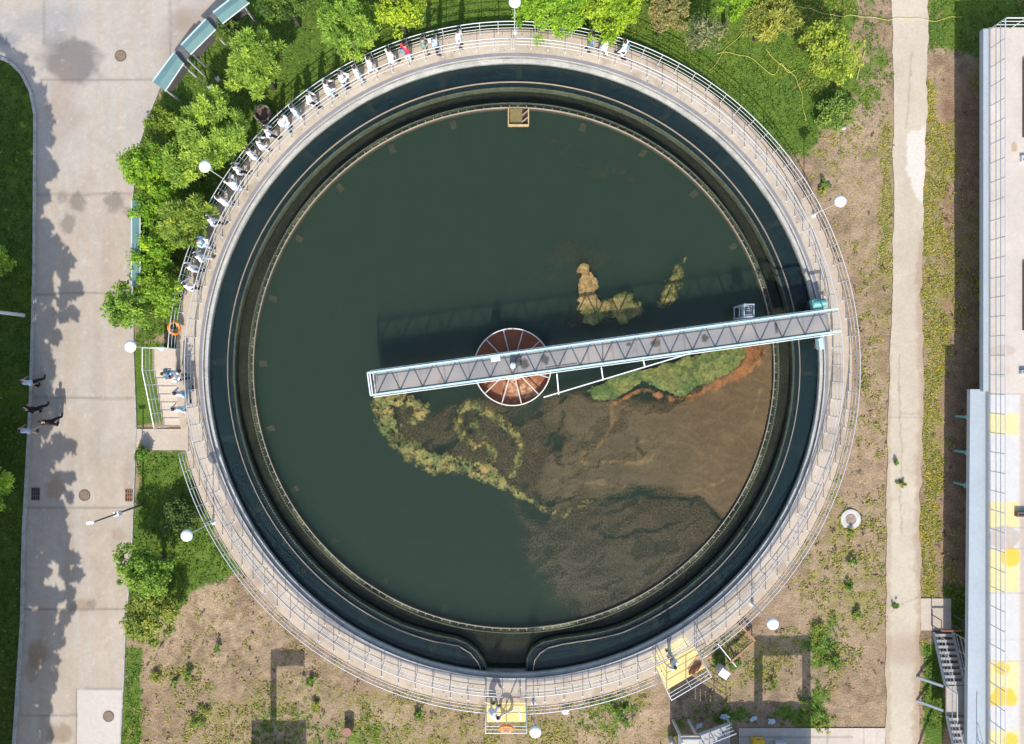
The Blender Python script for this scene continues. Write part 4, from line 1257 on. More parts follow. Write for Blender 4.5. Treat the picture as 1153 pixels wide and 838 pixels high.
# life rings ---------------------------------------------------------------------
def life_ring(label, c, nrm, R=.30, r=.075):
    o = thing('life_ring', label, 'life ring', c, 0, 'orange life rings on the railings')
    nrm = Vector(nrm).normalized(); x = Vector((0, 0, 1)).cross(nrm).normalized(); y = nrm.cross(x)
    n, m = 28, 10
    vs = []
    for i in range(n):
        t = 2 * PI * i / n; e = x * math.cos(t) + y * math.sin(t)
        for j in range(m):
            q = 2 * PI * j / m
            vs.append(e * (R + r * math.cos(q)) + nrm * r * math.sin(q))
    fs = [(i * m + j, ((i + 1) % n) * m + j, ((i + 1) % n) * m + (j + 1) % m, i * m + (j + 1) % m) for i in range(n) for j in range(m)]
    b = MB(); b.smooth = True; b.add(vs, fs).build('ring_body', M_orange, o)
    for k in range(4):
        t = PI / 4 + k * PI / 2
        bnd = MB(); bnd.smooth = True; vs = []
        for i in range(3):
            tt = t + (i - 1) * .12; e = x * math.cos(tt) + y * math.sin(tt)
            for j in range(m):
                q = 2 * PI * j / m; vs.append(e * (R + (r + .006) * math.cos(q)) + nrm * (r + .006) * math.sin(q))
        fs = [(i * m + j, (i + 1) * m + j, (i + 1) * m + (j + 1) % m, i * m + (j + 1) % m) for i in range(2) for j in range(m)]
        bnd.add(vs, fs).build('band', mat('ring_band', (.62, .40, .22), .6), o)
    return o


p = P(570, 819, W + .75); life_ring('orange life ring hung on the outer rail of the south platform', (p.x, p.y - .05, W + .8), (0, -1, 1.15))
p = P(194, 369.5, W + .6); life_ring('orange life ring hung on the outer railing just north of the stairs', (p.x + .1, p.y, W + .62), (1, .12, .55))

# ------------------------------------------------------------------ WEST STAIRS
sx0, sx1 = P(172, 0, W).x, TCX - math.sqrt(rO ** 2 - 0) + .02
yN, yS = P(0, 392.5, W).y, P(0, 417, W).y
stairs = thing('concrete_stairs', 'pale concrete steps and landing climbing from the footpath to the west walkway', 'stairs', (sx0 + .6, yS, 0))
so = (sx0 + .6, yS, 0)
lx = TCX - rO + .06
white_col(MB(so).prism([(sx0, yN), (lx, yN), (lx, yS), (sx0, yS)], 0, W - .003).build('landing', M_path, stairs), (.50, .42, .34))
nS = 7; run = (yS - P(0, 480, 0).y) / nS
for k in range(nS):
    z1 = W - (k + 1) * W / (nS + 1)
    o = MB(so).box(((sx0 + lx) / 2 + .07, yS - run * (k + .5), z1 / 2), (lx - sx0 + .14, run - .004, z1)).build('step', M_path, stairs)
    white_col(o, (.52, .45, .37))
    MB(so).box(((sx0 + lx) / 2 + .07, yS - run * (k + 1) + .035, z1 + .004), (lx - sx0 + .10, .05, .006)).build('nosing', M_track, o)  # thin dark strip added so the evenly lit steps read apart
wr = [(sx0 + .05, yN, W), (sx0 + .05, yS, W), (sx0 + .05, yS - run * nS, .06)]
straight_rail(stairs, so, [(lx - .1, yN, W), (sx0 + .05, yN, W), (sx0 + .05, yS, W), (sx0 + .05, yS - run * nS, .06)], m=M_whitepaint, step=.75)

# ------------------------------------------------------------------ LAMPS
def garden_lamp(u, v, label, h=3.0, z=W):
    k = (CAM_Z - z - h) / F
    x, y = (u - CU) * k, -(v - CV) * k
    t = thing('garden_lamp', label, 'lamp', (x, y, z), 0, 'white lamps round the tank')
    MB().tube([(0, 0, 0), (0, 0, h - .12)], .024, 8).build('pole', M_steel, t)
    MB().lathe((0, 0, 0), [(.13, 0), (.13, .02), (.06, .06), (.05, .25), (.03, .27)], 12).build('pole_base', M_steel, t)
    m = MB(); m.smooth = True
    m.lathe((0, 0, h - .14), [(.06, 0), (.25, .02), (.285, .06), (.28, .10), (.22, .15), (.12, .175), (.01, .18)], 28)
    m.build('lamp_shade', M_lampwhite, t)


garden_lamp(230, 187, 'white round lamp on the northwest walkway, among the row of people')
garden_lamp(209.5, 603.4, 'white round lamp on the southwest walkway above the green verge')
garden_lamp(602.8, 825, 'white round lamp right beside the south platform with the life ring')
garden_lamp(579.6, 1.5, 'white round lamp at the top of the tank, north walkway')
garden_lamp(947, 226.2, 'white round lamp on the northeast walkway over bare soil')
garden_lamp(146, 390, 'white round lamp at the landing of the west stairs, hanging over the road')
garden_lamp(870.8, 703, 'white round lamp on the southeast walkway near the rusty frame')

# roadside street lamp
b0 = P(161, 568, 0)
sl = thing('street_lamp', 'thin dark street lamp with a small white box, leaning over the road by the footpath', 'street lamp', b0)
MB(b0).tube([b0, (b0.x, b0.y, 4.5)], [.06, .035], 8).build('pole', M_darkboard, sl)
MB(b0).box((b0.x, b0.y, 2.4), (.26, .24, .30), .2).build('control_box', M_whitepaint, sl)
MB(b0).box((b0.x - .05, b0.y, 4.55), (.34, .14, .07), .15).build('lamp_head', M_lampwhite, sl)
b1 = P(27, 355, 0)
sl = thing('street_lamp', 'white lamp post rising from the dark lawn at the west edge', 'street lamp', b1)
MB(b1).tube([b1, (b1.x, b1.y, 5.0)], [.10, .06], 10).build('pole', M_whitepaint, sl)
MB(b1).lathe((b1.x, b1.y, 5.0), [(.05, 0), (.3, .05), (.3, .12), (.02, .22)], 20).build('lamp_head', M_lampwhite, sl)

# ------------------------------------------------------------------ PEOPLE
def make_person(x, y, z, face, top, trousers, label, pose='stand', coat=True, h=1.70, hair=True, carry=None, cat_group=None, seed=0):
    rnd = random.Random(seed * 13 + 5)
    s = h / 1.70
    t = thing('person', label, 'person', (x, y, z), face - PI / 2, cat_group)     # the figure faces local +Y
    lean = {'stand': .02, 'walk': .05, 'lean': .16, 'bend': .55, 'phone': .06}.get(pose, .02) + rnd.uniform(-.02, .03)
    stride = {'walk': .22, 'stand': .04, 'lean': .12, 'bend': .12, 'phone': .05}.get(pose, .05)
    J = {}
    hipz = .90 if pose != 'bend' else .84
    J['pel'] = Vector((0, 0 if pose != 'bend' else -.12, hipz + .04))
    def up(dz, dx=0.0, fy=0.0):
        a = lean
        return J['pel'] + Vector((dx, math.sin(a) * dz + math.cos(a) * fy, math.cos(a) * dz - math.sin(a) * fy))
    J['spine'] = up(.22); J['chest'] = up(.42); J['neck'] = up(.54); J['head'] = up(.69, 0, .02)
    for sd, sg in (('L', -1), ('R', 1)):
        J['hip' + sd] = Vector((.095 * sg, J['pel'].y, hipz))
        st = stride * sg
        J['knee' + sd] = Vector((.10 * sg, J['pel'].y * .6 + st * .55 + .03, .48))
        J['ank' + sd] = Vector((.105 * sg, st, .085)); J['toe' + sd] = Vector((.12 * sg, st + .17, .035))
        J['sh' + sd] = up(.47, .185 * sg)
        if pose == 'walk':
            J['el' + sd] = up(.21, .235 * sg, -.10 * sg); J['wr' + sd] = up(-.01, .25 * sg, -.13 * sg + .10)
        elif pose == 'lean':
            J['el' + sd] = up(.26, .25 * sg, .14); J['wr' + sd] = up(.20, .21 * sg, .38)
        elif pose == 'phone':
            J['el' + sd] = up(.22, .24 * sg, .06); J['wr' + sd] = up(.34, .09 * sg, .27)
        elif pose == 'bend':
            J['el' + sd] = up(.30, .24 * sg, .22); J['wr' + sd] = up(.22, .18 * sg, .42)
        else:
            w_ = rnd.uniform(-.04, .08)
            J['el' + sd] = up(.20, .235 * sg, -.02 + w_ * .5); J['wr' + sd] = up(-.03, .25 * sg, .05 + w_)
        d = (J['wr' + sd] - J['el' + sd]).normalized()
        J['hand' + sd] = J['wr' + sd] + d * .07
    names = list(J); ix = {k: i for i, k in enumerate(names)}
    E = [('pel', 'spine'), ('spine', 'chest'), ('chest', 'neck'), ('neck', 'head')]
    for sd in 'LR':
        E += [('pel', 'hip' + sd), ('hip' + sd, 'knee' + sd), ('knee' + sd, 'ank' + sd), ('ank' + sd, 'toe' + sd), ('chest', 'sh' + sd), ('sh' + sd, 'el' + sd), ('el' + sd, 'wr' + sd), ('wr' + sd, 'hand' + sd)]
    Rr = dict(pel=.125, spine=.115, chest=.13, neck=.055, head=.088, hip=.085, knee=.055, ank=.038, toe=.035, sh=.06, el=.042, wr=.028, hand=.034)
    me = bpy.data.meshes.new('person_body')
    me.from_pydata([tuple(J[k]) for k in names], [(ix[a], ix[b]) for a, b in E], [])
    o = bpy.data.objects.new('tmp', me); COL.objects.link(o)
    sk = o.modifiers.new('skin', 'SKIN'); sk.use_smooth_shade = True; sk.branch_smoothing = .3
    for k in names:
        base = k.rstrip('LR') if k[-1] in 'LR' and k[:-1] in Rr else k
        r = Rr[base]; sv = me.skin_vertices[0].data[ix[k]]; sv.radius = (r, r); sv.use_root = (k == 'pel')
    su = o.modifiers.new('sub', 'SUBSURF'); su.levels = 1; su.render_levels = 1
    dg = bpy.context.evaluated_depsgraph_get(); dg.update()
    bm = bmesh.new(); bm.from_mesh(bpy.data.meshes.new_from_object(o.evaluated_get(dg)))
    bpy.data.objects.remove(o)
    body = MB(); body.smooth = True
    body.v = [v.co.copy() for v in bm.verts]; bm.verts.index_update(); body.f = [tuple(v.index for v in f.verts) for f in bm.faces]; body.mi = [0] * len(body.f)
    bm.free()
    hd = J['head'] + Vector((0, .012, .012))
    body.ball(tuple(hd), (.078, .098, .115), 12, 9)
    body.add([hd + Vector(q) for q in ((-.016, .088, -.02), (.016, .088, -.02), (0, .092, .02), (0, .122, -.022))], [(0, 1, 3), (1, 2, 3), (2, 0, 3)])
    for sg in (-1, 1):
        body.ball((hd.x + .079 * sg, hd.y - .005, hd.z - .005), (.014, .026, .034), 6, 5)
        sd = 'L' if sg < 0 else 'R'
        wr, ha = J['wr' + sd], J['hand' + sd]; d = (ha - wr).normalized(); sx = Vector((1, 0, 0)); sx = (sx - d * sx.dot(d)).normalized(); nn = d.cross(sx)
        for i, (L, off) in enumerate(((.060, -.026), (.075, -.009), (.072, .009), (.055, .026))):
            p0 = ha + sx * off + d * .012
            body.tube([p0, p0 + d * L * .5 + nn * .006, p0 + d * L * .8 + nn * .028], [.0095, .009, .007], 5)
        th = wr + d * .035 - sx * .028 * sg
        body.tube([th, th - sx * .03 * sg + d * .03, th - sx * .034 * sg + d * .06 + nn * .01], [.011, .010, .008], 5)
    body.cur = 1
    for sg in (-1, 1):
        body.ball((hd.x + .031 * sg, hd.y + .086, hd.z + .006), (.012, .010, .008), 6, 4)
    body.cur = 0
    bo = body.build('body', M_skin, t); bo.data.materials.append(M_shoe)
    # hair
    hm = MB(); hm.smooth = True
    hm.ball((hd.x, hd.y - .022, hd.z + .028), (.092, .100, .108), 12, 8)
    hm.build('hair', M_hair if hair is True else hair, t)
    # trousers
    tm_ = MB(); tm_.smooth = True
    for sd in 'LR':
        tm_.tube([J['hip' + sd] + Vector((0, 0, .05)), J['knee' + sd].lerp(J['hip' + sd], .5) + Vector((0, .01, 0)), J['knee' + sd], J['ank' + sd].lerp(J['knee' + sd], .3), J['ank' + sd] + Vector((0, 0, .0))], [.105, .092, .074, .066, .062], 10)
    tm_.ball((0, J['pel'].y, hipz + .03), (.165, .12, .13), 12, 6)
    tm_.build('trousers', CL[trousers], t)
    for sd in 'LR':
        sh = MB(); sh.smooth = True
        a, b = J['ank' + sd], J['toe' + sd]
        sh.ball(((a.x + b.x) / 2, (a.y + b.y) / 2, .05), (.05, .145, .055), 10, 6)
        sh.build('shoe', M_shoe, t)
    # top: coat or shirt
    cm = MB(); cm.smooth = True
    lo = -.32 if coat else -.06
    prof = [(lo, .225 if coat else .172, .175 if coat else .128), (lo * .45, .19 if coat else .172, .145 if coat else .127), (.05, .172, .128), (.2, .17, .126), (.36, .195, .132), (.45, .188, .115), (.505, .125, .088), (.535, .07, .066)]
    rings = []
    for dz, rx, ry in prof:
        if dz < 0:
            c = J['pel'] + Vector((0, -.0, dz))
            if pose == 'walk': ry *= 1.12
        else:
            c = up(dz)
        rings.append([c + Vector((rx * math.cos(a), ry * math.sin(a) * (math.cos(lean) if dz >= 0 else 1), -ry * math.sin(a) * math.sin(lean) if dz >= 0 else 0)) for a in np.linspace(0, 2 * PI, 14, endpoint=False)])
    cm.loft(rings)
    for sd in 'LR':
        a, e, w_ = J['sh' + sd], J['el' + sd], J['wr' + sd]
        cm.ball(tuple(a), .078, 8, 6)
        if coat or rnd.random() < .4:
            cm.tube([a, a.lerp(e, .5), e, e.lerp(w_, .55), w_], [.078, .07, .061, .056, .05], 9)
        else:
            cm.tube([a, a.lerp(e, .5), a.lerp(e, .85)], [.078, .072, .068], 9)
    cm.build('coat' if coat else 'shirt', CL[top], t)
    if carry == 'tablet':
        m = (J['wrL'] + J['wrR']) / 2 + Vector((0, .07, .03)); MB().box(tuple(m), (.22, .15, .012)).build('held_sheet', CL['white'], t)
    if carry == 'bag':
        c = up(.28, 0, -.17); bg = MB(); bg.smooth = True; bg.ball(tuple(c), (.15, .09, .20), 10, 8); bg.build('backpack', CL['blue'] if top != 'blue' else CL['navy'], t)
    t.scale = (s, s, s)
    return t


def person_at(u, v, face_deg, *a, z=W, ch=1.15, **k):
    p = P(u, v, z + ch)
    return make_person(p.x, p.y, z, math.radians(face_deg), *a, **k)


ROW = 'people in white coats lined along the northwest walkway'
# from the stairs end round to the north: (u, v, top, trousers, coat, pose, extra label)
row = [
    (210, 323, 'white', 'black', True, 'lean', 'person in white coat with dark trousers, nearest the life ring end of the row'),
    (215, 301, 'white', 'navy', True, 'stand', 'person in a broad white coat, second from the life ring in the walkway row'),
    (223.6, 289, 'white', 'offwhite', True, 'walk', 'person all in white, third from the life ring in the walkway row'),
    (226, 273, 'paleblue', 'white', True, 'phone', 'person in pale bluish coat, fourth from the life ring in the walkway row'),
    (237.5, 248, 'white', 'black', True, 'walk', 'person in white coat and black trousers, second before the northwest lamp'),
    (249.5, 226, 'white', 'grey', True, 'stand', 'person in white coat with grey trousers, just before the northwest lamp'),
    (260.5, 208, 'white', 'lightjean', True, 'phone', 'person in white coat and pale jeans, at the foot of the northwest lamp'),
    (266, 190, 'white', 'black', True, 'walk', 'person in short white coat, just past the northwest lamp'),
    (282, 173, 'white', 'navy', True, 'stand', 'person in white coat, second past the northwest lamp'),
    (290.5, 161.5, 'offwhite', 'white', True, 'lean', 'person in long off-white coat, third past the northwest lamp'),
    (300.5, 148, 'white', 'black', True, 'walk', 'person in bright white coat, just past the rusty round well'),
    (318, 136, 'white', 'jean', True, 'phone', 'person in white coat with blue jeans, second past the rusty round well'),
    (330.5, 124.5, 'paleblue', 'offwhite', True, 'stand', 'person in long pale blue coat, third past the rusty round well'),
    (347.5, 110, 'white', 'black', True, 'walk', 'person in short white coat and black trousers, fourth past the rusty round well'),
    (366.5, 98.5, 'white', 'lightjean', True, 'lean', 'person in white coat over pale blue jeans, fifth past the rusty round well'),
    (384, 87.5, 'white', 'navy', True, 'phone', 'person in white coat, sixth before the one in red'),
    (401, 81, 'white', 'lightjean', True, 'stand', 'person in white coat with pale blue legs, third before the one in red'),
    (415, 70.5, 'white', 'white', True, 'walk', 'person in full white coat and white trousers, second before the one in red'),
    (438.8, 62.5, 'white', 'grey', True, 'walk', 'person in white coat striding just behind the one in red'),
    (456.4, 56.5, 'red', 'lightjean', False, 'stand', 'person in red and white top, the only red one on the walkway'),
    (475.5, 48.5, 'sage', 'khaki', False, 'phone', 'person in dull sage green clothes, ahead of the one in red'),
    (489.5, 47.5, 'paleblue', 'navy', False, 'stand', 'person in pale blue shirt and dark trousers, north row'),
    (515.5, 40, 'white', 'black', True, 'stand', 'person in white coat leading the row, nearest the top lamp'),
]
for i, (u, v, top, tro, coat, pose, lab) in enumerate(row):
    tang = math.degrees(math.atan2(-(v - 414.3), u - 578.5)) - 90         # clockwise round the walkway
    face = tang + random.uniform(-35, 35) - (60 if pose in ('lean', 'phone') and i % 2 else 0)
    person_at(u, v, face, top, tro, lab, pose=pose, coat=coat, cat_group=ROW, seed=i, h=random.uniform(1.62, 1.78), carry='bag' if lab.startswith('person in red') else ('tablet' if pose == 'phone' else None))
person_at(667, 45, 190, 'slate', 'grey', 'person in slate blue shirt, first of three on the walkway east of the top lamp', coat=False, pose='stand', seed=41, cat_group='people on the north walkway')
person_at(682.5, 47.5, 170, 'white', 'white', 'person all in white on the north walkway, middle of the three under the bright tree', coat=True, pose='walk', seed=42, cat_group='people on the north walkway')
person_at(703.7, 53, 160, 'white', 'black', 'person in white top and dark trousers, last of the three east of the top lamp', coat=True, pose='walk', seed=43, cat_group='people on the north walkway', carry='bag')
# stairs and landing
person_at(188, 421, 0, 'blue', 'lightjean', 'person in blue shirt at the landing edge of the west stairs', coat=False, pose='stand', seed=51, z=W, cat_group='people on the west stairs')
person_at(196.5, 425, 20, 'white', 'black', 'person in white coat and black trousers standing beside the blue shirt', coat=True, pose='phone', seed=52, z=W, cat_group='people on the west stairs')
person_at(201.5, 444, 80, 'paleblue', 'jean', 'person in pale blue coat and jeans, middle of the west stairs group', coat=True, pose='walk', seed=53, z=W, cat_group='people on the west stairs')
person_at(200, 461, 85, 'paleblue', 'white', 'person in pale blue shirt, lowest of the west stairs group', coat=False, pose='walk', seed=54, z=W, cat_group='people on the west stairs')
# road
for (u, v, top, tro, coat, lab, fc_, sd) in ((33, 431, 'paleblue', 'black', False, 'person in pale shirt and black trousers walking north by the kerb', 80, 61), (36, 461, 'black', 'black', False, 'person in black with long stride stepping at the kerb', 70, 62),
                                              (54, 475.5, 'black', 'black', False, 'person in black standing out on the shaded road', 90, 63), (31, 485, 'paleblue', 'khaki', False, 'person in pale shirt and khaki trousers by the kerb', 85, 64)):
    p = P(u, v, 1.05); make_person(p.x, p.y, .06 if u > 44 else .06, math.radians(fc_), top, tro, lab, pose='walk', coat=coat, seed=sd, cat_group='people on the west road')
person_at(556, 804, 20, 'white', 'white', 'person in white bending over on the south platform with the life ring', pose='bend', seed=71, ch=.9, cat_group='people on the yellow platforms')
person_at(759, 747, 150, 'offwhite', 'grey', 'person in pale shirt on the angled southeast platform', coat=False, pose='lean', seed=72, cat_group='people on the yellow platforms', ch=1.0)

# ------------------------------------------------------------------ TREES
def leaf_cloud(centres, radii, per, size, aspect, base, var, seed, droop=0.0, radial=False, flat=.75):
    g = np.random.default_rng(seed)
    C = np.repeat(centres, per, 0); Rr = np.repeat(radii, per)
    n = len(C)
    d = g.normal(size=(n, 3)); d /= np.linalg.norm(d, axis=1)[:, None] + 1e-9
    rad = g.random(n) ** .5
    p = C + d * (Rr * rad)[:, None] * np.array([1, 1, flat])
    if radial:
        ax = d + g.normal(size=(n, 3)) * .25 + np.array([0, 0, .35])
    else:
        ax = g.normal(size=(n, 3)) + d * .6; ax[:, 2] = ax[:, 2] * .45 - droop
    ax /= np.linalg.norm(ax, axis=1)[:, None]
    nr = g.normal(size=(n, 3)) * .6 + np.array([0, -.25, 1.1])
    sd = np.cross(ax, nr); sd /= np.linalg.norm(sd, axis=1)[:, None] + 1e-9
    L = size * (0.6 + .8 * g.random(n)); Wd = L * aspect
    a = p - ax * (L / 2)[:, None]; b = p + ax * (L / 2)[:, None]
    m1 = p + sd * (Wd / 2)[:, None] - ax * (L * .05)[:, None]; m2 = p - sd * (Wd / 2)[:, None] - ax * (L * .05)[:, None]
    v = np.stack([a, m1, b, m2], 1).reshape(-1, 3)
    f = np.arange(n * 4).reshape(n, 4)
    cl = np.repeat(g.normal(size=len(centres)), per)
    base = np.array(base)
    k = 1 + var * (.6 * g.normal(size=n) + .8 * cl)
    hue = .25 * g.normal(size=n) + .5 * cl
    col = 1.22 * base[None, :] * np.array([1.20, 1.10, 1.05]) * np.clip(k, .5, 1.8)[:, None]
    col[:, 0] *= np.clip(1 + .14 * hue, .7, 1.4)
    col = np.repeat(np.clip(col, .004, .9), 4, 0)
    return v, f, col


def make_tree(name, label, u, v, rpx, h, base, kind='broad', dens=1.0, zc=None, cat='tree', group=None, seed=0, ratio=1.0, var=.22, size=None, real=None, sparse=0.0, foot=(0, 0)):
    """crown centre seen at photo point (u, v); rpx its radius in photo pixels"""
    zc = zc if zc is not None else h * .68
    if real is not None:
        x, y, R = real
    else:
        k = (CAM_Z - zc) / F; x, y = (u - CU) * k, -(v - CV) * k; R = rpx * k
    g = np.random.default_rng(seed + 900)
    t = thing(name, label, cat, (x, y, 0), 0, group)
    zr = min((h - zc) * 1.0, R * 1.1) if h - zc > .3 else .3
    ncl = int((70 if kind != 'pine' else 95) * dens * max(.5, (R / 1.6)) ** 1.6)
    cs = []
    lob = g.normal(size=(7, 3)); lob /= np.linalg.norm(lob, axis=1)[:, None]
    while len(cs) < ncl:
        d = g.normal(size=3); d /= np.linalg.norm(d)
        if d[2] < -.5: continue
        e = max(0, (lob @ d).max()); rr = (0.58 + .42 * e ** 3) * (g.random() ** .38)
        q = d * rr * np.array([R, R * ratio, zr]); q[2] = max(q[2], -zr * .6)
        cs.append(q + np.array([0, 0, zc]))
    cs = np.array(cs)
    cr = g.uniform(.20, .38, len(cs)) * min(1.0, R / 1.3 + .25)
    if kind == 'pine':
        v1, f1, c1 = leaf_cloud(cs, cr * 1.05, int(120 * (1 - sparse)), size or .20, .24, np.array(base) * 1.2, var, seed, radial=True)
    else:
        v1, f1, c1 = leaf_cloud(cs, cr, int(64 * (1 - sparse)), size or .135, .55, base, var, seed, droop=.3)
    link('crown', fast_mesh('crown', v1, f1, c1), M_leaf, t)
    tb = MB(); tb.smooth = True
    top = zc + zr * .3; bend = g.normal(size=2) * .08
    tr0 = .05 + .022 * h
    tb.tube([(foot[0], foot[1], -.05), (bend[0] + foot[0] * .75, bend[1] + foot[1] * .75, zc * .55), (bend[0] * .5, bend[1] * 1.5, top)] if foot[0] else [(0, 0, -.05), (bend[0], bend[1], zc * .5), (bend[0] * .5, bend[1] * 1.5, top)], [tr0, tr0 * .75, tr0 * .25], 8)
    for q in cs[g.permutation(len(cs))[:14]]:
        z0 = min(top * .9, max(zc * .45, q[2] - .9)); tb.tube([(bend[0] * .7, bend[1] * 1.1, z0), (q[0] * .55, q[1] * .55, (z0 + q[2]) / 2 + .05), tuple(q)], [tr0 * .38, tr0 * .22, .012], 5)
    tb.build('trunk', M_trunk, t)
    return t


BRIGHT = (0.165, 0.31, 0.026); MID = (0.070, 0.135, 0.022); DARK = (0.036, 0.075, 0.016); PINE = (0.205, 0.32, 0.055); YG = (0.25, 0.34, 0.045); OLIVE = (0.21, 0.25, 0.055); BROWN = (0.22, 0.22, 0.08)
GT = 'trees beside the tank'
TREES = [
    ('pine_tree', 'yellowish green pine nearest the teal notice boards', 285, 70, 40, 4.5, PINE, 'pine'),
    ('pine_tree', 'broad pine between the northwest lamp and the road', 238, 146, 46, 4.6, PINE, 'pine'),
    ('garden_tree', 'bright green tree overhanging the road, north end of the road-side row', 163, 188, 29, 3.8, BRIGHT, 'broad'),
    ('pine_tree', 'small pine just west of the northwest lamp', 203, 186, 27, 3.6, PINE, 'pine'),
    ('garden_tree', 'narrow bright green tree, second in the road-side row', 166, 238, 22, 3.0, BRIGHT, 'broad'),
    ('pine_tree', 'dark pine close to the railing below the northwest lamp', 212, 246, 32, 3.4, (0.20, .29, .055), 'pine'),
    ('garden_tree', 'bright green tree, third in the road-side row behind the half hidden roof', 174, 285, 27, 3.2, BRIGHT, 'broad'),
    ('garden_tree', 'rounded bright tree hanging farthest over the road near the stairs lamp', 147, 348, 30, 3.4, (0.178, 0.310, 0.043), 'broad'),
    ('garden_tree', 'bright green tree against the railing beside the life ring', 182, 328, 27, 3.3, (0.194, 0.333, 0.034), 'broad'),
    ('pine_tree', 'green pine behind the walkway row at the top', 388, 30, 40, 4.4, (0.19, .31, .05), 'pine'),
    ('garden_tree', 'dark leafy tree in the corner above the yellowish pine', 318, -2, 34, 4.0, (0.093, 0.171, 0.031), 'broad'),
    ('garden_tree', 'yellow green tree at the top edge, above the person in red', 448, 8, 33, 4.0, (0.264, 0.388, 0.031), 'broad'),
    ('garden_tree', 'bright green tree at the top edge just east of the top lamp', 618, 6, 41, 4.0, (0.202, 0.364, 0.031), 'broad'),
    ('garden_tree', 'yellow green tree at the top edge above the three people', 690, 8, 44, 4.2, (0.248, 0.388, 0.031), 'broad'),
    ('garden_tree', 'brownish green tree right of the yellow green one', 752, 12, 30, 3.6, BROWN, 'broad'),
    ('garden_tree', 'thin greyish tree with bare twigs left of the yellow hose', 796, 34, 26, 3.0, (0.171, 0.202, 0.093), 'broad'),
    ('garden_tree', 'small bright tree at the top edge over the yellow hose', 830, 4, 20, 3.4, BRIGHT, 'broad'),
    ('garden_tree', 'olive tinged tree between the hose and the yellow green tree', 868, 20, 32, 3.4, OLIVE, 'pine'),
    ('garden_tree', 'yellow green tree standing alone on the northeast lawn', 934, 56, 40, 3.2, YG, 'broad'),
    ('shrub', 'low dark green shrub under the yellow green tree', 940, 128, 26, .9, (0.15, 0.25, 0.05), 'broad'),
    ('garden_tree', 'bright green tree by the road on the southwest verge', 163, 640, 36, 3.0, (0.163, 0.287, 0.043), 'broad'),
    ('garden_tree', 'bright ragged shrub at the foot of the southwest tree', 168, 696, 34, 1.9, (0.202, 0.271, 0.054), 'broad'),
    ('shrub', 'dark bush on the southwest verge beside the street lamp', 205, 585, 24, 1.2, (0.070, 0.124, 0.031), 'broad'),
    ('shrub', 'small bush at the corner of the footpath and the road', 160, 512, 9, .7, (0.124, 0.232, 0.034), 'broad'),
    ('garden_tree', 'bright green tree squeezed between the road-side trees and the dark pine', 184, 216, 26, 3.0, BRIGHT, 'broad'),
    ('garden_tree', 'low bright tree between the half hidden roof and the dark pine', 192, 268, 22, 2.6, (.17, .29, .03), 'broad'),
    ('garden_tree', 'bright low tree joining the third road-side tree to the stairs lamp tree', 168, 316, 24, 2.8, (.17, .30, .03), 'broad'),
    ('garden_tree', 'yellowish bush on the road edge just south of the teal boards', 186, 138, 20, 2.2, (.17, .26, .035), 'broad'),
    ('garden_tree', 'small dark tree behind the middle teal notice board', 258, 38, 18, 2.4, (.10, .17, .03), 'broad'),
]
for i, (nm, lab, u, v, r, h, c, kd) in enumerate(TREES):
    make_tree(nm, lab, u, v, r, h, c, kd, cat='shrub' if nm == 'shrub' else 'tree', group=GT, seed=i * 7 + 3, sparse=.55 if 'thin greyish' in lab else (.25 if 'alone' in lab else 0), dens=1.25 if nm != 'shrub' else 1.0)
# tall street trees on the western verge: they stand mostly outside the picture and shade the lawn and the kerb
VG = 'tall trees along the western verge'
for i, yy in enumerate(np.arange(-32, 3.2, 2.9)):
    make_tree('verge_tree', 'tall dense tree on the western verge that shades the lawn and kerb', 0, 0, 0, 10.6, (.055, .115, .018), 'broad', zc=8.3, group=VG, seed=500 + i, size=.32, var=.25, real=(-28.0 + .5 * math.sin(i * 2.1) , yy + .5 * math.sin(i * 1.7), 4.95 + .4 * math.sin(i * 3.3)), dens=.95)
for i, (u, v, r) in enumerate(((-8, 292, 22), (-10, 548, 30))):  # low saplings stand in shade; bright leaf colour stands in for sunlight
    make_tree('verge_sapling', ['sapling with sunlit tips at the west edge above the white lamp post', 'sapling with sunlit tips at the west edge near the street grating'][i], u, v, r, 1.9, (.34, .52, .07), 'broad', zc=1.3, group=VG, seed=600 + i, dens=1.2)


# ------------------------------------------------------------------ WEEDS AND GRASS
def tufts(name, label, pts, cols, hgt, spread, blades, seed, cat='weeds', width=.25):
    g = np.random.default_rng(seed)
    n = len(pts); C = np.repeat(pts, blades, 0); H = np.repeat(hgt, blades) * (.5 + .8 * g.random(n * blades)); S = np.repeat(spread, blades)
    t = g.random(n * blades) * 2 * PI
    d = np.stack([np.cos(t), np.sin(t), np.zeros_like(t)], 1)
    p0 = C + d * (S * .25 * g.random(n * blades))[:, None]
    tip = p0 + d * (S * (.3 + .8 * g.random(n * blades)))[:, None] + np.array([0, 0, 1]) * H[:, None]
    mid = (p0 + tip) / 2 + np.array([0, 0, .25]) * H[:, None]
    sd = np.stack([-d[:, 1], d[:, 0], np.zeros_like(t)], 1) * (S * width)[:, None]
    v = np.stack([p0, mid + sd, tip, mid - sd], 1).reshape(-1, 3)
    c = np.repeat(cols, blades, 0) * (.7 + .6 * g.random(n * blades))[:, None]
    c = np.repeat(c, 4, 0)
    me = fast_mesh(name, v, np.arange(len(v)).reshape(-1, 4), np.clip(c, .005, 1))
    return tag(link(name, me, M_weed), label, cat, kind='stuff')


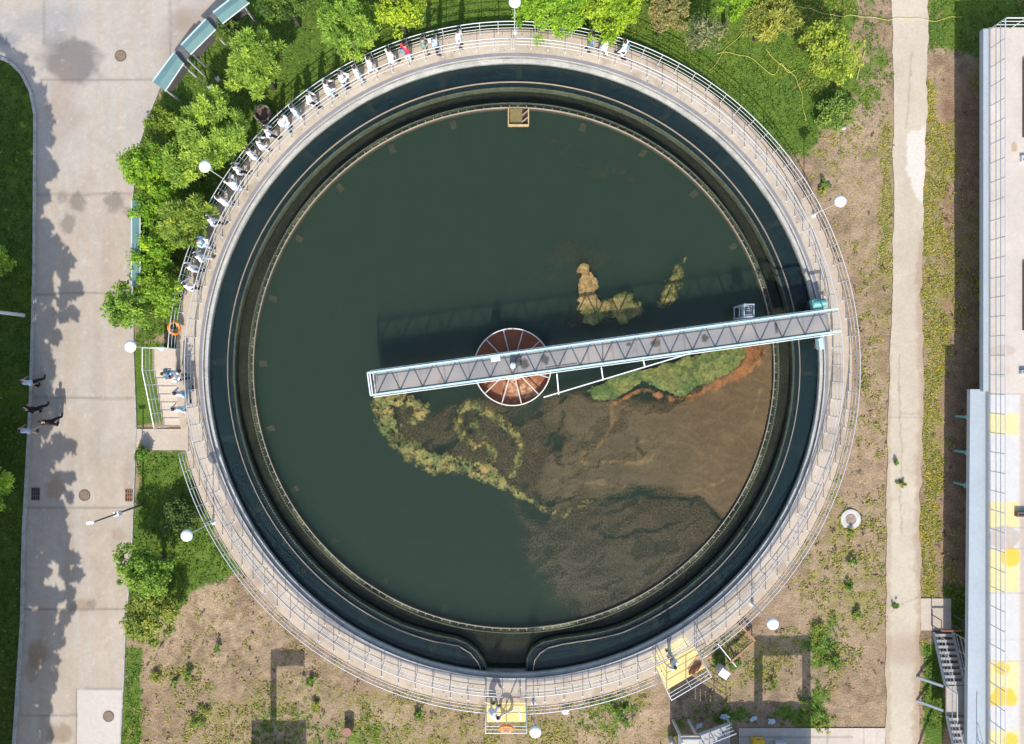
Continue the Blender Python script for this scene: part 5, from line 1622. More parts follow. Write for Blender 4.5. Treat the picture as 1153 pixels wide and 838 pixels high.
def scatter(n, seed):
    g = np.random.default_rng(seed)
    u = g.uniform(-40, 1180, n); v = g.uniform(-40, 880, n)
    k = CAM_Z / F
    x = (u - CU) * k; y = -(v - CV) * k
    R = np.hypot(x - TCX, y - TCY)
    re = np.array([road_edge(q) for q in v]); pe = np.array([_pe(q) for q in v])
    ok = (R > rO + .12) & ~((u > re[:, 0] - 4) & (u < re[:, 1] + 1)) & ~((u > pe[:, 0] + .5) & (u < pe[:, 1] - .5)) & ~((u > 152) & (u < 212) & (v > 392) & (v < 510)) & ~((u > 832) & (v > 819)) & ~((u > 1037) & (u < 1072) & (v > 674) & (v < 712))
    ok &= ~((u > 765) & (u < 832) & (v > 812))
    return u[ok], v[ok], x[ok], y[ok], g.random(ok.sum()), g.random((ok.sum(), 3)), g


u, v, x, y, q, q3, g = scatter(150000, 71)
G, Y = fields(u, v)
nzv = fbm(u, v, 11, 4, 331); nzb = fbm(u, v, 30, 3, 337)
ok = q < np.clip(G * .75 * sstep(.25, .6, nzv + G * .25), 0, 1)
n = ok.sum()
base = np.stack([.125 + .10 * (nzb[ok] - .4), .215 + .07 * (nzb[ok] - .4), np.full(n, .03)], 1) * (.7 + .5 * q3[ok, :1]) * np.where(u[ok] < 60, .78, 1.0)[:, None]  # tufts west of the road also take the darkened shade colour
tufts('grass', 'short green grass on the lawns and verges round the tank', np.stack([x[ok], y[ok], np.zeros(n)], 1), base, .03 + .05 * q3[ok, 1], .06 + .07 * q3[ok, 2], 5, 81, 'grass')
u, v, x, y, q, q3, g = scatter(230000, 73)
G, Y = fields(u, v)
nzv = fbm(u, v, 13, 4, 341); nzb = fbm(u, v, 5, 3, 343)
ok = q < np.clip(Y * 1.25 * sstep(.36, .60, nzv + (Y - .5) * .35) + .012, 0, 1)
n = ok.sum(); yy_ = q3[ok, 0]
strip = sstep(1030, 1040, u[ok])
base = np.where((yy_ < .55 - .1 * strip)[:, None], np.array([.38, .34, .09]), np.where((yy_ < .85)[:, None], np.array([.24, .28, .06]), np.array([.40, .35, .07])))
base = np.where(((strip > .5) & (yy_ < .55) & (nzb[ok] > .48))[:, None], np.array([.46, .385, .06]), base)
tufts('weeds', 'yellow green weeds on the dry soil east and south of the tank', np.stack([x[ok], y[ok], np.zeros(n)], 1), base, .02 + .035 * q3[ok, 1], .06 + .07 * q3[ok, 2], 6, 83)
ok = (q > .991) & (v < 850) & (G < .4)
n = ok.sum()
tufts('dry_litter', 'brown dead stems and clods scattered on the bare soil', np.stack([x[ok], y[ok], np.zeros(n)], 1), np.array([.20, .14, .09]) * (.5 + 1.0 * q3[ok, :1]), .02 + .05 * q3[ok, 1], .08 + .12 * q3[ok, 2], 6, 85, 'litter')
# individual soil weeds: green clumps
wd_ = [(175, 760, .35), (212, 762, .30), (198, 768, .22), (228, 800, .45), (222, 812, .4), (690, 800, .55), (672, 796, .4), (703, 812, .45), (703, 797, .2), (920, 710, .5), (922, 724, .5), (920, 800, .55), (924, 812, .5), (965, 690, .3), (960, 630, .3), (958, 600, .25), (940, 745, .4), (350, 770, .35), (355, 795, .4), (470, 805, .3), (955, 660, .3), (925, 215, .25), (928, 208, .3), (1008, 521, .16), (1014, 545, .2), (1009, 682, .18), (245, 730, .25), (905, 790, .3), (830, 745, .35), (810, 742, .35), (870, 770, .3)]
for i, (u_, v_, r) in enumerate(wd_):
    p = P(u_, v_, .1); g = np.random.default_rng(i + 4000)
    cs = np.stack([g.normal(0, r * .45, 9), g.normal(0, r * .45, 9), g.uniform(.06, .28, 9)], 1)
    v1, f1, c1 = leaf_cloud(cs, np.full(9, r * .36), 30, .10, .5, (.13, .24, .04) if i % 3 else (.22, .28, .05), .2, i + 4100)
    o = link('weed_clump', fast_mesh('weed_clump', v1, f1, c1), M_leaf); o.location = (p.x, p.y, 0.0)
    tag(o, 'leafy green weed clump rooted in bare soil or a paving crack near the tank', 'weed', 'green weed clumps on the soil')

# ------------------------------------------------------------------ NOTICE BOARDS (teal roofs)
def notice_board(label, quad, z=2.35, link_to=None):
    c = [P(u, v, z) for u, v in quad]                     # outer-left, outer-right, inner-right, inner-left
    base = sum(c, Vector()) / 4; base.z = 0
    t = thing('notice_board', label, 'notice board', base, 0, 'teal roofed notice boards by the road')
    a, b, cc, d = c
    m0, m1 = (a + d) / 2, (b + cc) / 2
    vs = [a, b, cc, d, m0 + Vector((0, 0, .10)), m1 + Vector((0, 0, .10))]
    vs2 = [x + Vector((0, 0, -.03)) for x in vs]
    mb = MB(base); mb.add(vs + vs2, [(0, 1, 5, 4), (4, 5, 2, 3), (7, 6, 10, 11), (11, 10, 9, 8), (0, 6, 7, 1), (2, 8, 9, 3), (1, 7, 11, 5), (5, 11, 8, 2), (3, 9, 10, 4), (4, 10, 6, 0)])
    mb.build('roof', M_teal_roof, t)
    MB(base).bar(a + Vector((0, 0, .01)), b + Vector((0, 0, .01)), .06, .05).build('eave_trim', M_mint, t)
    MB(base).bar(cc.lerp(d, .0) + Vector((0, 0, .01)), d + Vector((0, 0, .01)), .04, .04).build('eave_trim', M_whitepaint, t)
    q0, q1 = a.lerp(d, .2), b.lerp(cc, .2); p0, p1 = q0.lerp(q1, .06), q0.lerp(q1, .94)
    mb = MB(base); mb.bar((p0.x, p0.y, 1.45), (p1.x, p1.y, 1.45), .06, 1.1); mb.build('board_panel', M_darkboard, t)
    for p in (p0, p1):
        MB(base).bar((p.x, p.y, 0), (p.x, p.y, z + .02), .09).build('post', M_steel, t)
    dn = ((d - a).normalized())
    for p in (p0, p1):
        q = p + dn * 1.0
        MB(base).bar((q.x, q.y, .02), (p.x, p.y, 1.2), .05).build('brace', M_darkboard, t)
        MB(base).box((q.x, q.y, .06), (.22, .22, .16), .6).build('footing', M_concring, t)
    return t


notice_board('teal roofed notice board at the south end of the row of three by the road', [(172, 92), (196, 59.7), (207.2, 71.5), (186, 103)])
notice_board('teal roofed notice board in the middle of the row of three', [(204, 51), (232, 21.7), (243, 33.5), (214.5, 61.7)])
notice_board('teal roofed notice board at the top edge, its roof nearest the pine', [(240, 14.4), (266, -6), (281, 3.3), (250.6, 27)])
notice_board('pale teal roof half hidden under the road-side trees', [(148.5, 322), (148.5, 226), (158, 226), (158, 322)])
for (lab, qd) in (('dark low panel between the southern two teal roofs', [(197, 60), (203.5, 52), (214, 62), (207, 70.5)]), ('dark low panel between the two teal roofs at the top', [(232.5, 21), (239.5, 14.5), (250, 27), (243.5, 33)])):
    c = [P(u_, v_, 2.1) for u_, v_ in qd]; base = sum(c, Vector()) / 4; base.z = 0
    t = thing('link_panel', lab, 'panel', base, 0, 'dark panels between the teal roofs')
    MB(base).prism([(p.x, p.y) for p in c], 2.05, 2.11).build('panel', mat('panel_grey', (.13, .12, .12), .6, var=.15), t)
    for a, b in ((c[0], c[1]), (c[3], c[2])):
        m = (a + b) / 2; MB(base).bar((m.x, m.y, 0), (m.x, m.y, 2.05), .07).build('post', M_steel, t)

# ------------------------------------------------------------------ ROAD FURNITURE
def manhole(u_, v_, rpx, label, ring=False, z=.062):
    p = P(u_, v_, 0); r = rpx * CAM_Z / F
    t = thing('manhole_cover', label, 'manhole cover', (p.x, p.y, z), 0, 'round manhole covers')
    if ring:
        MB().lathe((0, 0, 0), [(r, -.1), (r, .05), (r * .96, .06), (r * .55, .06), (r * .55, .03), (.01, .03)], 40).build('collar', M_concring, t)
        MB().lathe((0, 0, .032), [(r * .5, 0), (r * .5, .02), (.01, .025)], 28).build('lid', mat('lid_rust', (.26, .19, .15), .8, var=.35, scale=7), t)
    else:
        MB().lathe((0, 0, 0), [(r, -.05), (r, .006), (r * .86, .006), (r * .86, .002), (.01, .002)], 36).build('frame', M_iron, t)
        mb = MB(); mb.lathe((0, 0, .003), [(r * .82, 0), (r * .82, .008), (.01, .009)], 32)
        for a in np.arange(6):
            for q_ in (.35, .62):
                mb.box((r * q_ * math.cos(a * PI / 3 + q_), r * q_ * math.sin(a * PI / 3 + q_), .014), (.06, .03, .006), a * PI / 3)
        mb.build('lid', mat('lid_iron', (.20, .145, .105) if 'brown' in label or True else 0, .75, var=.25, scale=6), t)


manhole(136.5, 63.5, 6.6, 'grey brown manhole cover near the big dark stain at the top of the road')
manhole(96, 557.5, 6.6, 'brown manhole cover in the middle of the road between two gratings')
manhole(123, 806, 6.4, 'pale manhole cover in the newer white slab at the south of the road')
manhole(957.5, 584.5, 11.2, 'manhole with wide pale concrete collar on the soil east of the tank', True, 0.0)


def grating(u_, v_, label, brown):
    p = P(u_, v_, 0)
    t = thing('drain_grating', label, 'drain grating', (p.x, p.y, .062), 0, 'square drain gratings in the road')
    m = M_rust if brown else M_darkboard
    mb = MB(); 
    for s_ in (-1, 1):
        mb.box((.21 * s_, 0, .008), (.04, .66, .016)); mb.box((0, .31 * s_, .008), (.38, .04, .016))
    mb.build('frame', m, t)
    mb = MB()
    for k in range(3): mb.box((-.1 + .1 * k, 0, .007), (.045, .58, .012))
    for k in range(2): mb.box((0, -.1 + .2 * k, .006), (.38, .05, .010))
    mb.build('bars', m, t)
    MB().box((0, 0, -.002), (.38, .6, .008)).build('pit', mat('pit_dark', (.015, .013, .012) if not brown else (.30, .22, .17), .9), t)


grating(41, 556, 'dark drain grating in the shade beside the western kerb', False)
grating(146.5, 557.5, 'rusty drain grating at the eastern edge of the road by the street lamp', True)

# rusty round well by the railing
p = P(296.5, 129, .3)
t = thing('round_well', 'rusty brown round well top just outside the northwest railing', 'well', (p.x, p.y, 0))
MB().lathe((0, 0, 0), [(.46, 0), (.46, .5), (.38, .5), (.38, .2), (.01, .2)], 28).build('well_ring', mat('well_brick', (.20, .16, .13), .9, var=.3, scale=6), t)
MB().lathe((0, 0, .2), [(.36, 0), (.36, .03), (.01, .05)], 24).build('lid', mat('well_lid', (.13, .085, .06), .9, var=.4, scale=9), t)

# ------------------------------------------------------------------ LOOSE THINGS
p = P(814, 757, .6)
t = thing('white_cabinet', 'small white box standing among weeds beside the angled platform', 'cabinet', (p.x, p.y, 0), math.radians(-35))
MB().box((0, 0, .42), (.46, .38, .76)).build('cabinet_body', M_whitepaint, t)
MB().box((0, 0, .82), (.50, .42, .04)).build('lid', M_whitepaint, t)
MB().box((0, -.2, .42), (.36, .02, .6)).build('door', M_whitepaint, t)
MB().box((0, 0, .02), (.5, .42, .04)).build('plinth', M_concring, t)
# rusty angled frame
fr = thing('steel_rack', 'rusty steel frame leaning over weeds beside the southeast railing', 'frame', P(828, 735, 0))
fo_ = P(828, 735, 0)
pts = [P(834, 704, .5), P(850, 722, .5), P(822, 746, .5)]
MB(fo_).bar(pts[0], pts[1], .10).build('side_bar', M_wood, fr); MB(fo_).bar(P(848, 723, .5), pts[2], .10).build('long_bar', M_wood, fr)
MB(fo_).bar(P(808, 725, .5), P(829, 751, .5), .05).build('thin_bar', M_whitepaint, fr)
for q_ in (pts[0], pts[1], pts[2], P(808, 725, .5)):
    MB(fo_).bar((q_.x, q_.y, 0), (q_.x, q_.y, .46), .06).build('leg', M_rust, fr)
sr = MB(fo_)
for k in range(9):
    a = P(844 - 2.5 * k, 721 + 2.2 * k, .42); sr.box(tuple(a), (.06, .06, .12), .7)
sr.build('spike_row', M_darkboard, fr)


def rag(u_, v_, label, r=.28, z=.05, m=M_cloth, seed=0):
    r = r * .8
    p = P(u_, v_, z); g = np.random.default_rng(seed)
    n = 16; vs = []; 
    XX, YY = np.meshgrid(np.linspace(-1, 1, n), np.linspace(-1, 1, n))
    rr = fbm(XX.ravel() * 3 + seed, YY.ravel() * 3, 1.3, 3, seed)
    X = XX.ravel() * r * (1.1 + .6 * (rr - .5)); Yv = YY.ravel() * r * .7 * (1.1 + .9 * (rr - .5)) + XX.ravel() * r * .3 * (seed % 3 - 1); Z = .02 + .30 * r * 2 * fbm(XX.ravel() + seed, YY.ravel(), .6, 3, seed + 2) * (1 - .5 * np.hypot(XX.ravel(), YY.ravel()))
    d = np.hypot(XX.ravel(), YY.ravel()) + (rr - .5) * 1.6
    idx = np.arange(n * n).reshape(n, n); f = np.stack([idx[:-1, :-1].ravel(), idx[:-1, 1:].ravel(), idx[1:, 1:].ravel(), idx[1:, :-1].ravel()], 1)
    f = f[(d[f] < 1.05).all(1)]
    o = link('plastic_rag', fast_mesh('plastic_rag', np.stack([X, Yv, np.maximum(Z, .01)], 1), f, smooth=True), m); o.location = (p.x, p.y, z)
    tag(o, label, 'rag', 'pale scraps lying on the ground')


rag(816, 807, 'pale blue plastic scrap beside the white stair rail', .32, seed=1)
rag(848, 809, 'blue grey plastic scrap in the shade east of the stair rail', .24, seed=2)
rag(868, 812, 'dull blue scrap in the shaded weeds, farthest east', .28, seed=4)
rag(787, 817, 'blue grey scrap in deep shade behind the stair landing', .26, seed=5)
rag(637, 801, 'white scrap caught by the railing between the two platforms', .26, z=.1, m=M_whitepaint, seed=7)
rag(949, 145, 'pale curved scrap on the lawn by the dark shrub', .2, m=M_concring, seed=8)
p = P(392, 822, .3)
t = thing('rusty_drum', 'small rust red drum standing in the green weeds south of the tank', 'drum', (p.x, p.y, 0))
MB().lathe((0, 0, 0), [(.24, 0), (.26, .05), (.24, .1), (.24, .5), (.26, .55), (.25, .62), (.22, .6), (.01, .6)], 20).build('drum_body', mat('drum_red', (.27, .14, .10), .85, var=.25, scale=5), t)
# yellow hoses
def hose(label, pts, r=.011, z=.08):
    w = []
    P3 = [P(u_, v_, z) for u_, v_ in pts]
    for _ in range(3):
        P3 = [P3[0]] + [q_ for a_, b_ in zip(P3[:-1], P3[1:]) for q_ in (a_.lerp(b_, .25), a_.lerp(b_, .75))] + [P3[-1]]
    for i in range(len(P3) - 1):
        a, b = P3[i], P3[i + 1]; n = max(2, int((b - a).length / .3))
        for k in range(n):
            q_ = a.lerp(b, k / n); off = .07 * math.sin(q_.x * 2.3 + q_.y * 1.7) + .04 * math.sin(q_.x * 5.1 - q_.y * 4.3)
            w.append((q_.x + off, q_.y - off, z))
    w.append(tuple(P3[-1]))
    o = MB(P3[0]).tube(w, r, 6).build('garden_hose', M_hose); o.location = P3[0]; tag(o, label, 'hose', 'yellow hoses on the lawn')


hose('yellow hose crossing the concrete path at the top', [(897, 8), (915, 11), (950, 19), (985, 20), (1010, 21), (1040, 22), (1062, 22), (1072, 19), (1083, 20.5)])
hose('straight yellow hose lying slantwise near the tank rail', [(797, 79), (815, 62), (828, 46), (839, 28)])
hose('yellow hose winding across the lawn from the straight hose', [(806, 60), (845, 63), (855, 73), (867, 83), (875, 80), (876, 72), (882, 72), (888, 84), (895, 80)])
hose('yellow hose running down toward the northeast railing', [(862, 55), (872, 68), (899, 88), (900, 98), (905, 110), (903, 122), (906, 134)])
hose('dark cable lying on the grass below the yellow green tree', [(973, 56), (968, 75), (965, 90)], .02)
bpy.data.objects[-1] if False else None

# ------------------------------------------------------------------ EAST BUILDING
RZ = 2.3
bl = thing('plant_building', 'low flat building edge with painted yellow bands and a pale blue ledge', 'building', P(1140, 420, 0))
bo_ = P(1140, 420, 0)
xr = P(1113.5, 0, RZ).x; yTop = P(0, 31, RZ).y


def roof_color(U, V):
    a = fbm(U, V, 40, 4, 601); b = fbm(U, V, 7, 4, 603)
    c = np.stack([.49 + .10 * (a - .5), .425 + .09 * (a - .5), .365 + .08 * (a - .5)], 1) * (1 + .10 * (b - .5))[:, None]
    inb = sstep(1112, 1113, U) * sstep(1148, 1147, U) * sstep(444, 445, V)
    c = c * (1 - inb[:, None]) + np.array([.51, .49, .465]) * (1 + .05 * (b - .5))[:, None] * inb[:, None]
    for v0, v1 in ((465.5, 490), (565, 593), (619, 667), (744, 790), (822, 905)):
        k = (inb * sstep(v0 - .6, v0 + .6, V) * sstep(v1 + .6, v1 - .6, V) * (.92 - .25 * (a - .5)))[:, None]
        c = c * (1 - k) + np.array([.64, .515, .235]) * k
    def deep(u_, v_, ru, rv, cut=None, tint=(.68, .42, .02), s=.85):
        nonlocal c
        d = np.hypot((U - u_) / ru, (V - v_) / rv) + (b - .5) * .25
        k = sstep(1.04, .98, d) * s
        if cut: k = k * sstep(cut + 1, cut - 1, V)
        k = k[:, None]; c = c * (1 - k) + np.array(tint) * k
    deep(1128, 752.5, 9, 7); deep(1130, 790, 15, 17, 795); deep(1138, 627, 11, 11); deep(1138, 834, 8, 8)
    deep(1130, 605, 18, 13, None, (.40, .33, .27), .8); deep(1128, 418, 10, 8, None, (.42, .35, .29), .5); deep(1142, 166, 4, 6, None, (.38, .26, .16), .8)
    deep(1128, 395, 16, 6, None, (.36, .29, .23), .5)
    k = (sstep(1148.5, 1149.5, U) * sstep(444, 445, V) * .5)[:, None]; c = c * (1 - k) + np.array([.38, .29, .22]) * k
    for vj in (444, 594, 668, 720, 745, 618):
        k = (np.exp(-((V - vj) / .6) ** 2) * .35)[:, None]; c = c * (1 - k) + .15 * k
    k = (sstep(3, .5, U - 1113.5) * (.35 + .5 * b) * .5)[:, None]; c = c * (1 - k) + np.array([.22, .20, .18]) * k
    return np.clip(c, .02, 1)


us_ = np.linspace(0, 1, 110); vs_ = np.arange(31, 905, 1.6)
o = sheet('roof_slab_top', us_, vs_, lambda v_: (1113.5, 1290), RZ, roof_color, M_roof)
o.name = 'roof'; o.parent = bl; o.data.transform(Matrix.Translation(-bo_))
xE = P(1290, 0, RZ).x; yBot = P(0, 904, RZ).y
MB(bo_).prism([(xr + .02, yTop), (xE, yTop), (xE, yBot), (xr + .02, yBot)], RZ - .35, RZ - .004).build('roof_edge', M_bwall, bl)
MB(bo_).prism([(xr + 1.7, yTop - .4), (xE - .1, yTop - .4), (xE - .1, yBot + .1), (xr + 1.7, yBot + .1)], -.1, RZ - .35).build('wall', M_bwall, bl)
x1108 = P(1108, 0, RZ - .05).x
MB(bo_).prism([(P(1107.5, 0, RZ).x, yTop - .05), (xr + .02, yTop - .05), (xr + .02, P(0, 441, RZ).y), (P(1107.5, 0, RZ).x, P(0, 441, RZ).y)], RZ - .3, RZ - .02).build('fascia', M_ledgeblue, bl)
for (u0, v0, u1, v1) in ((1111.8, 31, 1113.4, 100),):
    pass
zl = 2.05
ledge = MB(bo_).prism([tuple(P(1092.5, 438.5, zl))[:2], tuple(P(1112, 438.5, zl))[:2], tuple(P(1112, 910, zl))[:2], tuple(P(1088.5, 910, zl))[:2]], zl - .25, zl).build('pale_ledge', M_ledgeblue, bl)
for k, v_ in enumerate((470, 510, 547)):
    p = P(1091.5 - k, v_, 1.2)
    MB(bo_).lathe((p.x, p.y, .1), [(.07, 0), (.07, .9), (.16, 1.0), (.16, 1.12), (.07, 1.2), (.07, 1.65)], 12).build('down_pipe', M_teal, bl)
# rail on the roof edge
base = P(1114, 430, RZ)
rl = thing('roof_railing', 'thin grey railing along the west edge of the building roof', 'railing', base)
xx = P(1113.2, 0, RZ).x + .06
ya, yb = yTop - .1, yBot + .3
for i in range(3):
    MB(base).tube([(xx, ya, RZ + 1.1 - .33 * i), (xx, yb, RZ + 1.1 - .33 * i)], .028 if i == 0 else .018, 6).build('rail', M_steel, rl)
npost = 40
for k in range(npost + 1):
    yy = ya + (yb - ya) * k / npost
    MB(base).tube([(xx, yy, RZ), (xx, yy, RZ + 1.1)], .024, 6).build('post', M_steel, rl)
rl2 = thing('roof_railing', 'short grey railing across the north end of the building roof', 'railing', (xx + 1.5, ya + .02, RZ))
for i in range(3):
    MB((xx + 1.5, ya + .02, RZ)).tube([(xx + .04, ya + .02, RZ + 1.1 - .33 * i), (xE - .2, ya + .02, RZ + 1.1 - .33 * i)], .028 if i == 0 else .018, 6).build('rail', M_steel, rl2)
for k in range(1, 6):
    MB((xx + 1.5, ya + .02, RZ)).tube([(xx + k * 1.0, ya + .02, RZ), (xx + k * 1.0, ya + .02, RZ + 1.1)], .024, 6).build('post', M_steel, rl2)
# roof fittings at the right edge of the view
for (lab, u0, v0, u1, v1, hh, mm) in (('dark long hatch on the building roof near its north end', 1151, 68, 1162, 155, .18, M_darkboard), ('dark hatch frame on the roof level with the bridge', 1151, 296, 1162, 372, .16, M_darkboard), ('small grey vent on the roof beside the brown stain', 1148, 176, 1160, 183, .16, M_steel), ('dark pipe stub on the roof over the yellow band', 1142, 576, 1160, 581, .25, M_iron), ('small blue grey valve box on the roof above the bands', 1147, 417, 1160, 421, .2, M_ledgeblue)):
    a = P(u0, v0, RZ); b = P(u1, v1, RZ); c = (a + b) / 2
    t = thing('roof_hatch', lab, 'roof fitting', (c.x, c.y, RZ), 0, 'fittings on the building roof')
    sx_, sy_ = abs(b.x - a.x), abs(b.y - a.y)
    mb = MB()
    for s_ in (-1, 1):
        mb.box((s_ * (sx_ / 2 - .03), 0, hh / 2), (.06, sy_, hh)); mb.box((0, s_ * (sy_ / 2 - .03), hh / 2), (sx_ - .12, .06, hh))
    mb.build('frame', mm, t)
    MB().box((0, 0, hh * .35), (sx_ - .13, max(sy_ - .13, .04), hh * .5)).build('lid', M_stairtread, t)

# ------------------------------------------------------------------ STEEL STAIRS (southeast)
st = thing('steel_stairs', 'grey steel stairs climbing from the path apron to the building ledge', 'stairs', P(1062, 712, 0))
so_ = P(1062, 712, 0)
sxl, sxr = P(1049.5, 0, 0).x, P(1071, 0, 0).x
y0_ = P(0, 711, 0).y


def flight(y_top, z_a, z_b, nst, rn, xl, xr_):
    for s_ in (xl, xr_):
        MB(so_).bar((s_, y_top, z_a), (s_, y_top - nst * rn, z_b), .05, .2).build('stringer', M_ledgeblue if s_ == xl else M_steel, st)
    for k in range(nst):
        z_ = z_a + (z_b - z_a) * (k + 1) / nst
        MB(so_).box(((xl + xr_) / 2, y_top - rn * (k + .5), z_), (xr_ - xl - .06, rn * .62, .03)).build('tread', M_stairtread, st)
    for s_ in (xl, xr_):
        a = Vector((s_, y_top, z_a)); b = Vector((s_, y_top - nst * rn, z_b))
        for hh in (.95, .62, .3):
            MB(so_).tube([a + Vector((0, 0, hh)), b + Vector((0, 0, hh))], .024 if hh > .9 else .016, 6).build('rail', M_steel, st)
        for k in range(4):
            q_ = a.lerp(b, k / 3); MB(so_).tube([q_, q_ + Vector((0, 0, .95))], .022, 6).build('post', M_steel, st)


flight(y0_, .12, 1.15, 9, .262, sxl, sxr)
yl = y0_ - 9 * .262
white_col(MB(so_).box(((sxl + sxr) / 2, yl - .75, 1.16), (sxr - sxl, 1.48, .06)).build('landing', M_path, st), (.42, .38, .33))
flight(yl - 1.5, 1.25, 2.3, 9, .262, sxl, sxr)
for s_ in (sxl, sxr):
    for hh in (.95, .55):
        MB(so_).tube([(s_, yl, 1.16 + hh), (s_, yl - 1.5, 1.16 + hh)], .022, 6).build('rail', M_steel, st)
for yy in (yl - .1, yl - 1.35, yl - 4.0):
    MB(so_).bar((sxl - .02, yy, 1.0 if yy > yl - 2 else 2.0), (sxl - .12 - .7, yy + .05, .05), .12).build('support_strut', M_ledgeblue, st)
# gate bars at the foot
t = thing('barrier_rail', 'low dark barrier rail across the foot of the steel stairs', 'barrier', (so_.x, y0_ + .35, 0))
bb = (so_.x, y0_ + .35, 0)
for s_ in (sxl - .05, sxr + .05):
    MB(bb).tube([(s_, y0_ + .35, .06), (s_, y0_ + .35, .9), (s_, y0_ + .9, .9), (s_, y0_ + .9, .06)], .03, 6).build('side_loop', M_darkboard, t)
MB(bb).bar((sxl - .05, y0_ + .35, .88), (sxr + .05, y0_ + .35, .88), .06).build('cross_bar', M_rust, t)

# ------------------------------------------------------------------ SOUTH STAIR HEAD (bottom edge)
zs = 1.9
sh_ = thing('stair_landing', 'white railed stair landing at the bottom edge with steps going down eastwards', 'stairs', P(790, 834, 0)); sho = P(790, 834, 0)
la = P(765, 826, zs); xb_ = P(788, 0, zs).x; yq = P(0, 829, zs).y; yz = yq - 1.05
white_col(MB(sho).prism([(la.x, yq), (xb_, yq), (xb_, yq - 3), (la.x, yq - 3)], zs - .12, zs).build('landing', M_path, sh_), (.5, .44, .38))
for k in range(7):
    MB(sho).box((xb_ + .27 * (k + .5), (yq + yz) / 2, zs - .165 * (k + 1)), (.23, 1.0, .035)).build('tread', M_stairtread, sh_)
for y__ in (yq + .02, yz - .02):
    a = Vector((xb_, y__, zs)); b = Vector((xb_ + .27 * 7, y__, zs - .165 * 7))
    MB(sho).bar(a + Vector((0, 0, -.08)), b + Vector((0, 0, -.08)), .05, .22).build('stringer', M_ledgeblue, sh_)
    for hh in (.95, .62, .3):
        MB(sho).tube([a + Vector((0, 0, hh)), b + Vector((0, 0, hh))], .024 if hh > .9 else .016, 6).build('rail', M_whitepaint, sh_)
    for k in range(4):
        q_ = a.lerp(b, k / 3); MB(sho).tube([q_, q_ + Vector((0, 0, .95))], .022, 6).build('post', M_darkboard, sh_)
    MB(sho).bar((b.x, y__, 0), (b.x, y__, b.z), .08).build('support_leg', M_bwall, sh_)
MB(sho).bar((la.x, yq + .02, zs + .3), (la.x, yq - 3, zs + .3), .10, .8).build('side_panel', M_whitepaint, sh_)
MB(sho).bar((la.x + .06, yq + .02, zs + .3), (xb_, yq + .02, zs + .3), .06, .25).build('front_panel', M_ledgeblue, sh_)
for xx_ in (la.x + .1, xb_ - .1):
    MB(sho).bar((xx_, yq - .12, 0), (xx_, yq - .12, zs - .12), .12).build('column', M_bwall, sh_)
p = P(757, 836, .4)
t = thing('white_post', 'short white concrete post beside the stair landing at the bottom edge', 'post', (p.x, p.y, 0))
MB().lathe((0, 0, 0), [(.16, 0), (.16, .5), (.13, .58), (.01, .6)], 14).build('post_body', M_concring, t)
p = P(854, 838, .4)
t = thing('yellow_box', 'yellow tool box on the shaded pavement at the bottom edge', 'box', (p.x, p.y, .07))
MB().box((0, 0, .2), (.58, .42, .4)).build('box_body', M_yellowdeep, t); MB().box((0, 0, .415), (.62, .46, .03)).build('lid', M_yellowdeep, t); MB().box((0, .22, .3), (.15, .03, .04)).build('handle', M_darkboard, t)
p = P(879, 840, .3)
t = thing('grey_bin', 'pale grey box beside the yellow tool box', 'box', (p.x, p.y, .07))
MB().box((0, 0, .15), (.52, .4, .3)).build('box_body', M_steel, t); MB().box((0, 0, .315), (.56, .44, .03)).build('lid', M_steel, t)


# south portals: they stand just below the picture, only their shadows reach into it
def portal(label, x0p, x1p, ytop, h, arm=None, beamy=None, w=.4):
    ys_ = -(ytop - CV) * CAM_Z / F - h * 1.13
    a = (x0p - CU) * CAM_Z / F
    t = thing('steel_portal', label, 'portal frame', (a, ys_, 0), 0, 'steel frames south of the tank')
    MB((a, ys_, 0)).bar((a, ys_, 0), (a, ys_, h), w).build('column', M_bwall, t)
    if x1p is not None:
        b = (x1p - CU) * CAM_Z / F
        MB((a, ys_, 0)).bar((b, ys_, 0), (b, ys_, h), w).build('column', M_bwall, t)
        MB((a, ys_, 0)).bar((a, ys_, h - .3), (b, ys_, h - .3), w, .55).build('beam', M_bwall, t)
    if arm:
        b = (arm - CU) * CAM_Z / F
        MB((a, ys_, 0)).bar((a, ys_, h - .25), (b, ys_, h - .25), w, .5).build('arm', M_bwall, t)
    MB((a, ys_, 0)).box((a, ys_, .06), (w + .3, w + .3, .12)).build('base_plate', M_concring, t)


portal('steel post with short arm whose shadow falls on the southwest soil', 308, None, 735, 5.2, arm=343, w=.32)
portal('steel portal frame whose shadow falls east of the angled platform', 854, 908, 720, 5.4, w=.45)
bx = thing('pump_house', 'low pump house south of the tank whose shadow crosses the weeds', 'building', (P(837, 0, 0).x, -22.6, 0))
bxo = (P(837, 0, 0).x, -22.6, 0)
xa, xb = P(762, 0, 0).x, P(912, 0, 0).x
MB(bxo).prism([(xa + .3, -24.5), (xb - .3, -24.5), (xb - .3, -21.2), (xa + .3, -21.2)], 0, 2.75).build('wall', M_bwall, bx)
MB(bxo).prism([(xa, -24.8), (xb, -24.8), (xb, -20.85), (xa, -20.85)], 2.75, 3.0).build('roof', M_bwall, bx)
MB(bxo).box(((xa + xb) / 2, -21.18, 1.0), (1.0, .06, 2.0)).build('door', M_teal, bx)
bx = thing('pump_house', 'second low pump house whose shadow darkens the southwest weeds', 'building', (P(315, 0, 0).x, -23.2, 0))
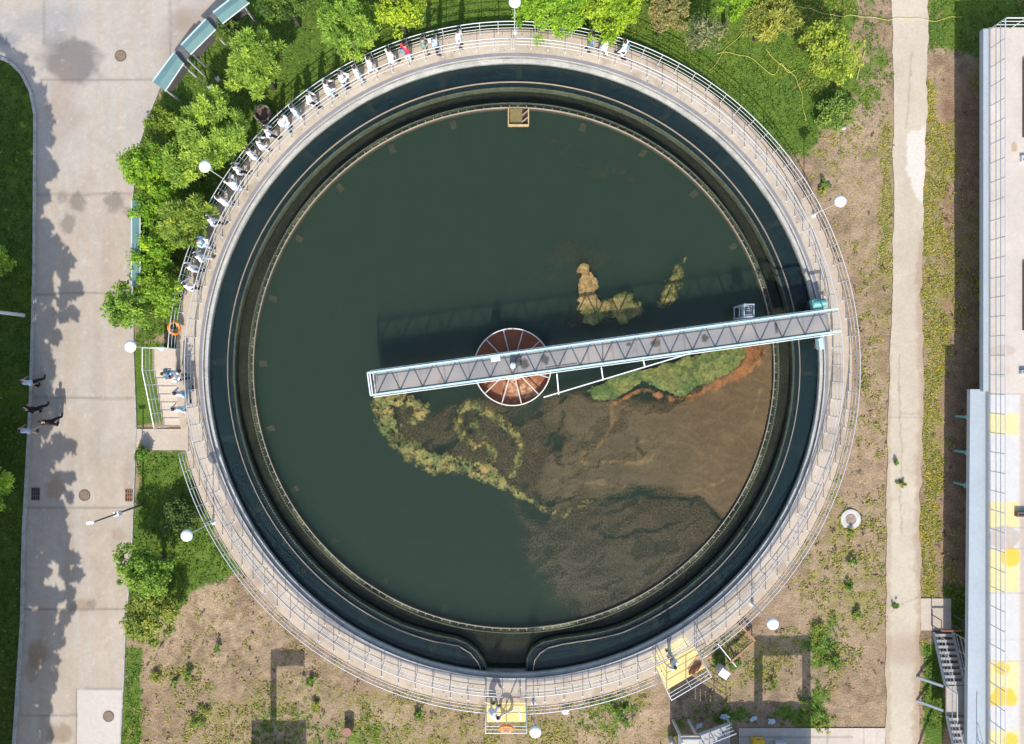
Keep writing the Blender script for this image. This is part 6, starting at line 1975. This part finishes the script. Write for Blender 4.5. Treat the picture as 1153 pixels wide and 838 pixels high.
bxo = (P(315, 0, 0).x, -23.2, 0); xa, xb = P(283, 0, 0).x, P(345, 0, 0).x
MB(bxo).prism([(xa + .2, -24.5), (xb - .2, -24.5), (xb - .2, -21.85), (xa + .2, -21.85)], 0, 2.55).build('wall', M_bwall, bx)
MB(bxo).prism([(xa, -24.8), (xb, -24.8), (xb, -21.6), (xa, -21.6)], 2.55, 2.8).build('roof', M_bwall, bx)
MB(bxo).box(((xa + xb) / 2, -21.83, 1.0), (.9, .06, 2.0)).build('door', M_teal, bx)
MB(bxo).box((xa + .7, -21.83, 1.4), (.6, .06, .7)).build('window', M_darkboard, bx)

# ------------------------------------------------------------------ LIGHT, SKY, CAMERA
EL = math.radians(41.5)
sun = bpy.data.lights.new('sun', 'SUN'); sun.energy = 3.3; sun.angle = math.radians(.53); sun.color = (1.0, .955, .875)
so = bpy.data.objects.new('sun', sun); COL.objects.link(so); so.rotation_euler = (PI / 2 - EL, 0, math.radians(0))
so.location = (0, -30, 40)
w = bpy.data.worlds.new('World'); SC.world = w; w.use_nodes = True
nt = w.node_tree; bgn = nt.nodes['Background']
sky = nt.nodes.new('ShaderNodeTexSky'); sky.sky_type = 'NISHITA'; sky.sun_disc = False; sky.sun_elevation = EL; sky.sun_rotation = PI
sky.air_density = 1.0; sky.dust_density = 1.5
nt.links.new(sky.outputs['Color'], bgn.inputs['Color']); bgn.inputs['Strength'].default_value = 0.15

cam = bpy.data.cameras.new('camera'); cam.sensor_width = 36; cam.sensor_fit = 'HORIZONTAL'; cam.lens = F / 1153 * 36
cam.clip_start = .1; cam.clip_end = 1000
co = bpy.data.objects.new('camera', cam); COL.objects.link(co); co.location = (0, 0, CAM_Z); co.rotation_euler = (0, 0, 0)
SC.camera = co
SC.render.resolution_x = 1024; SC.render.resolution_y = 744
vs = SC.view_settings
vs.view_transform = 'Standard'; vs.look = 'None'; vs.exposure = 0.76; vs.gamma = 1.0
SC.cycles.max_bounces = 6; SC.cycles.volume_bounces = 1; SC.cycles.transparent_max_bounces = 12
SC.cycles.use_denoising = True
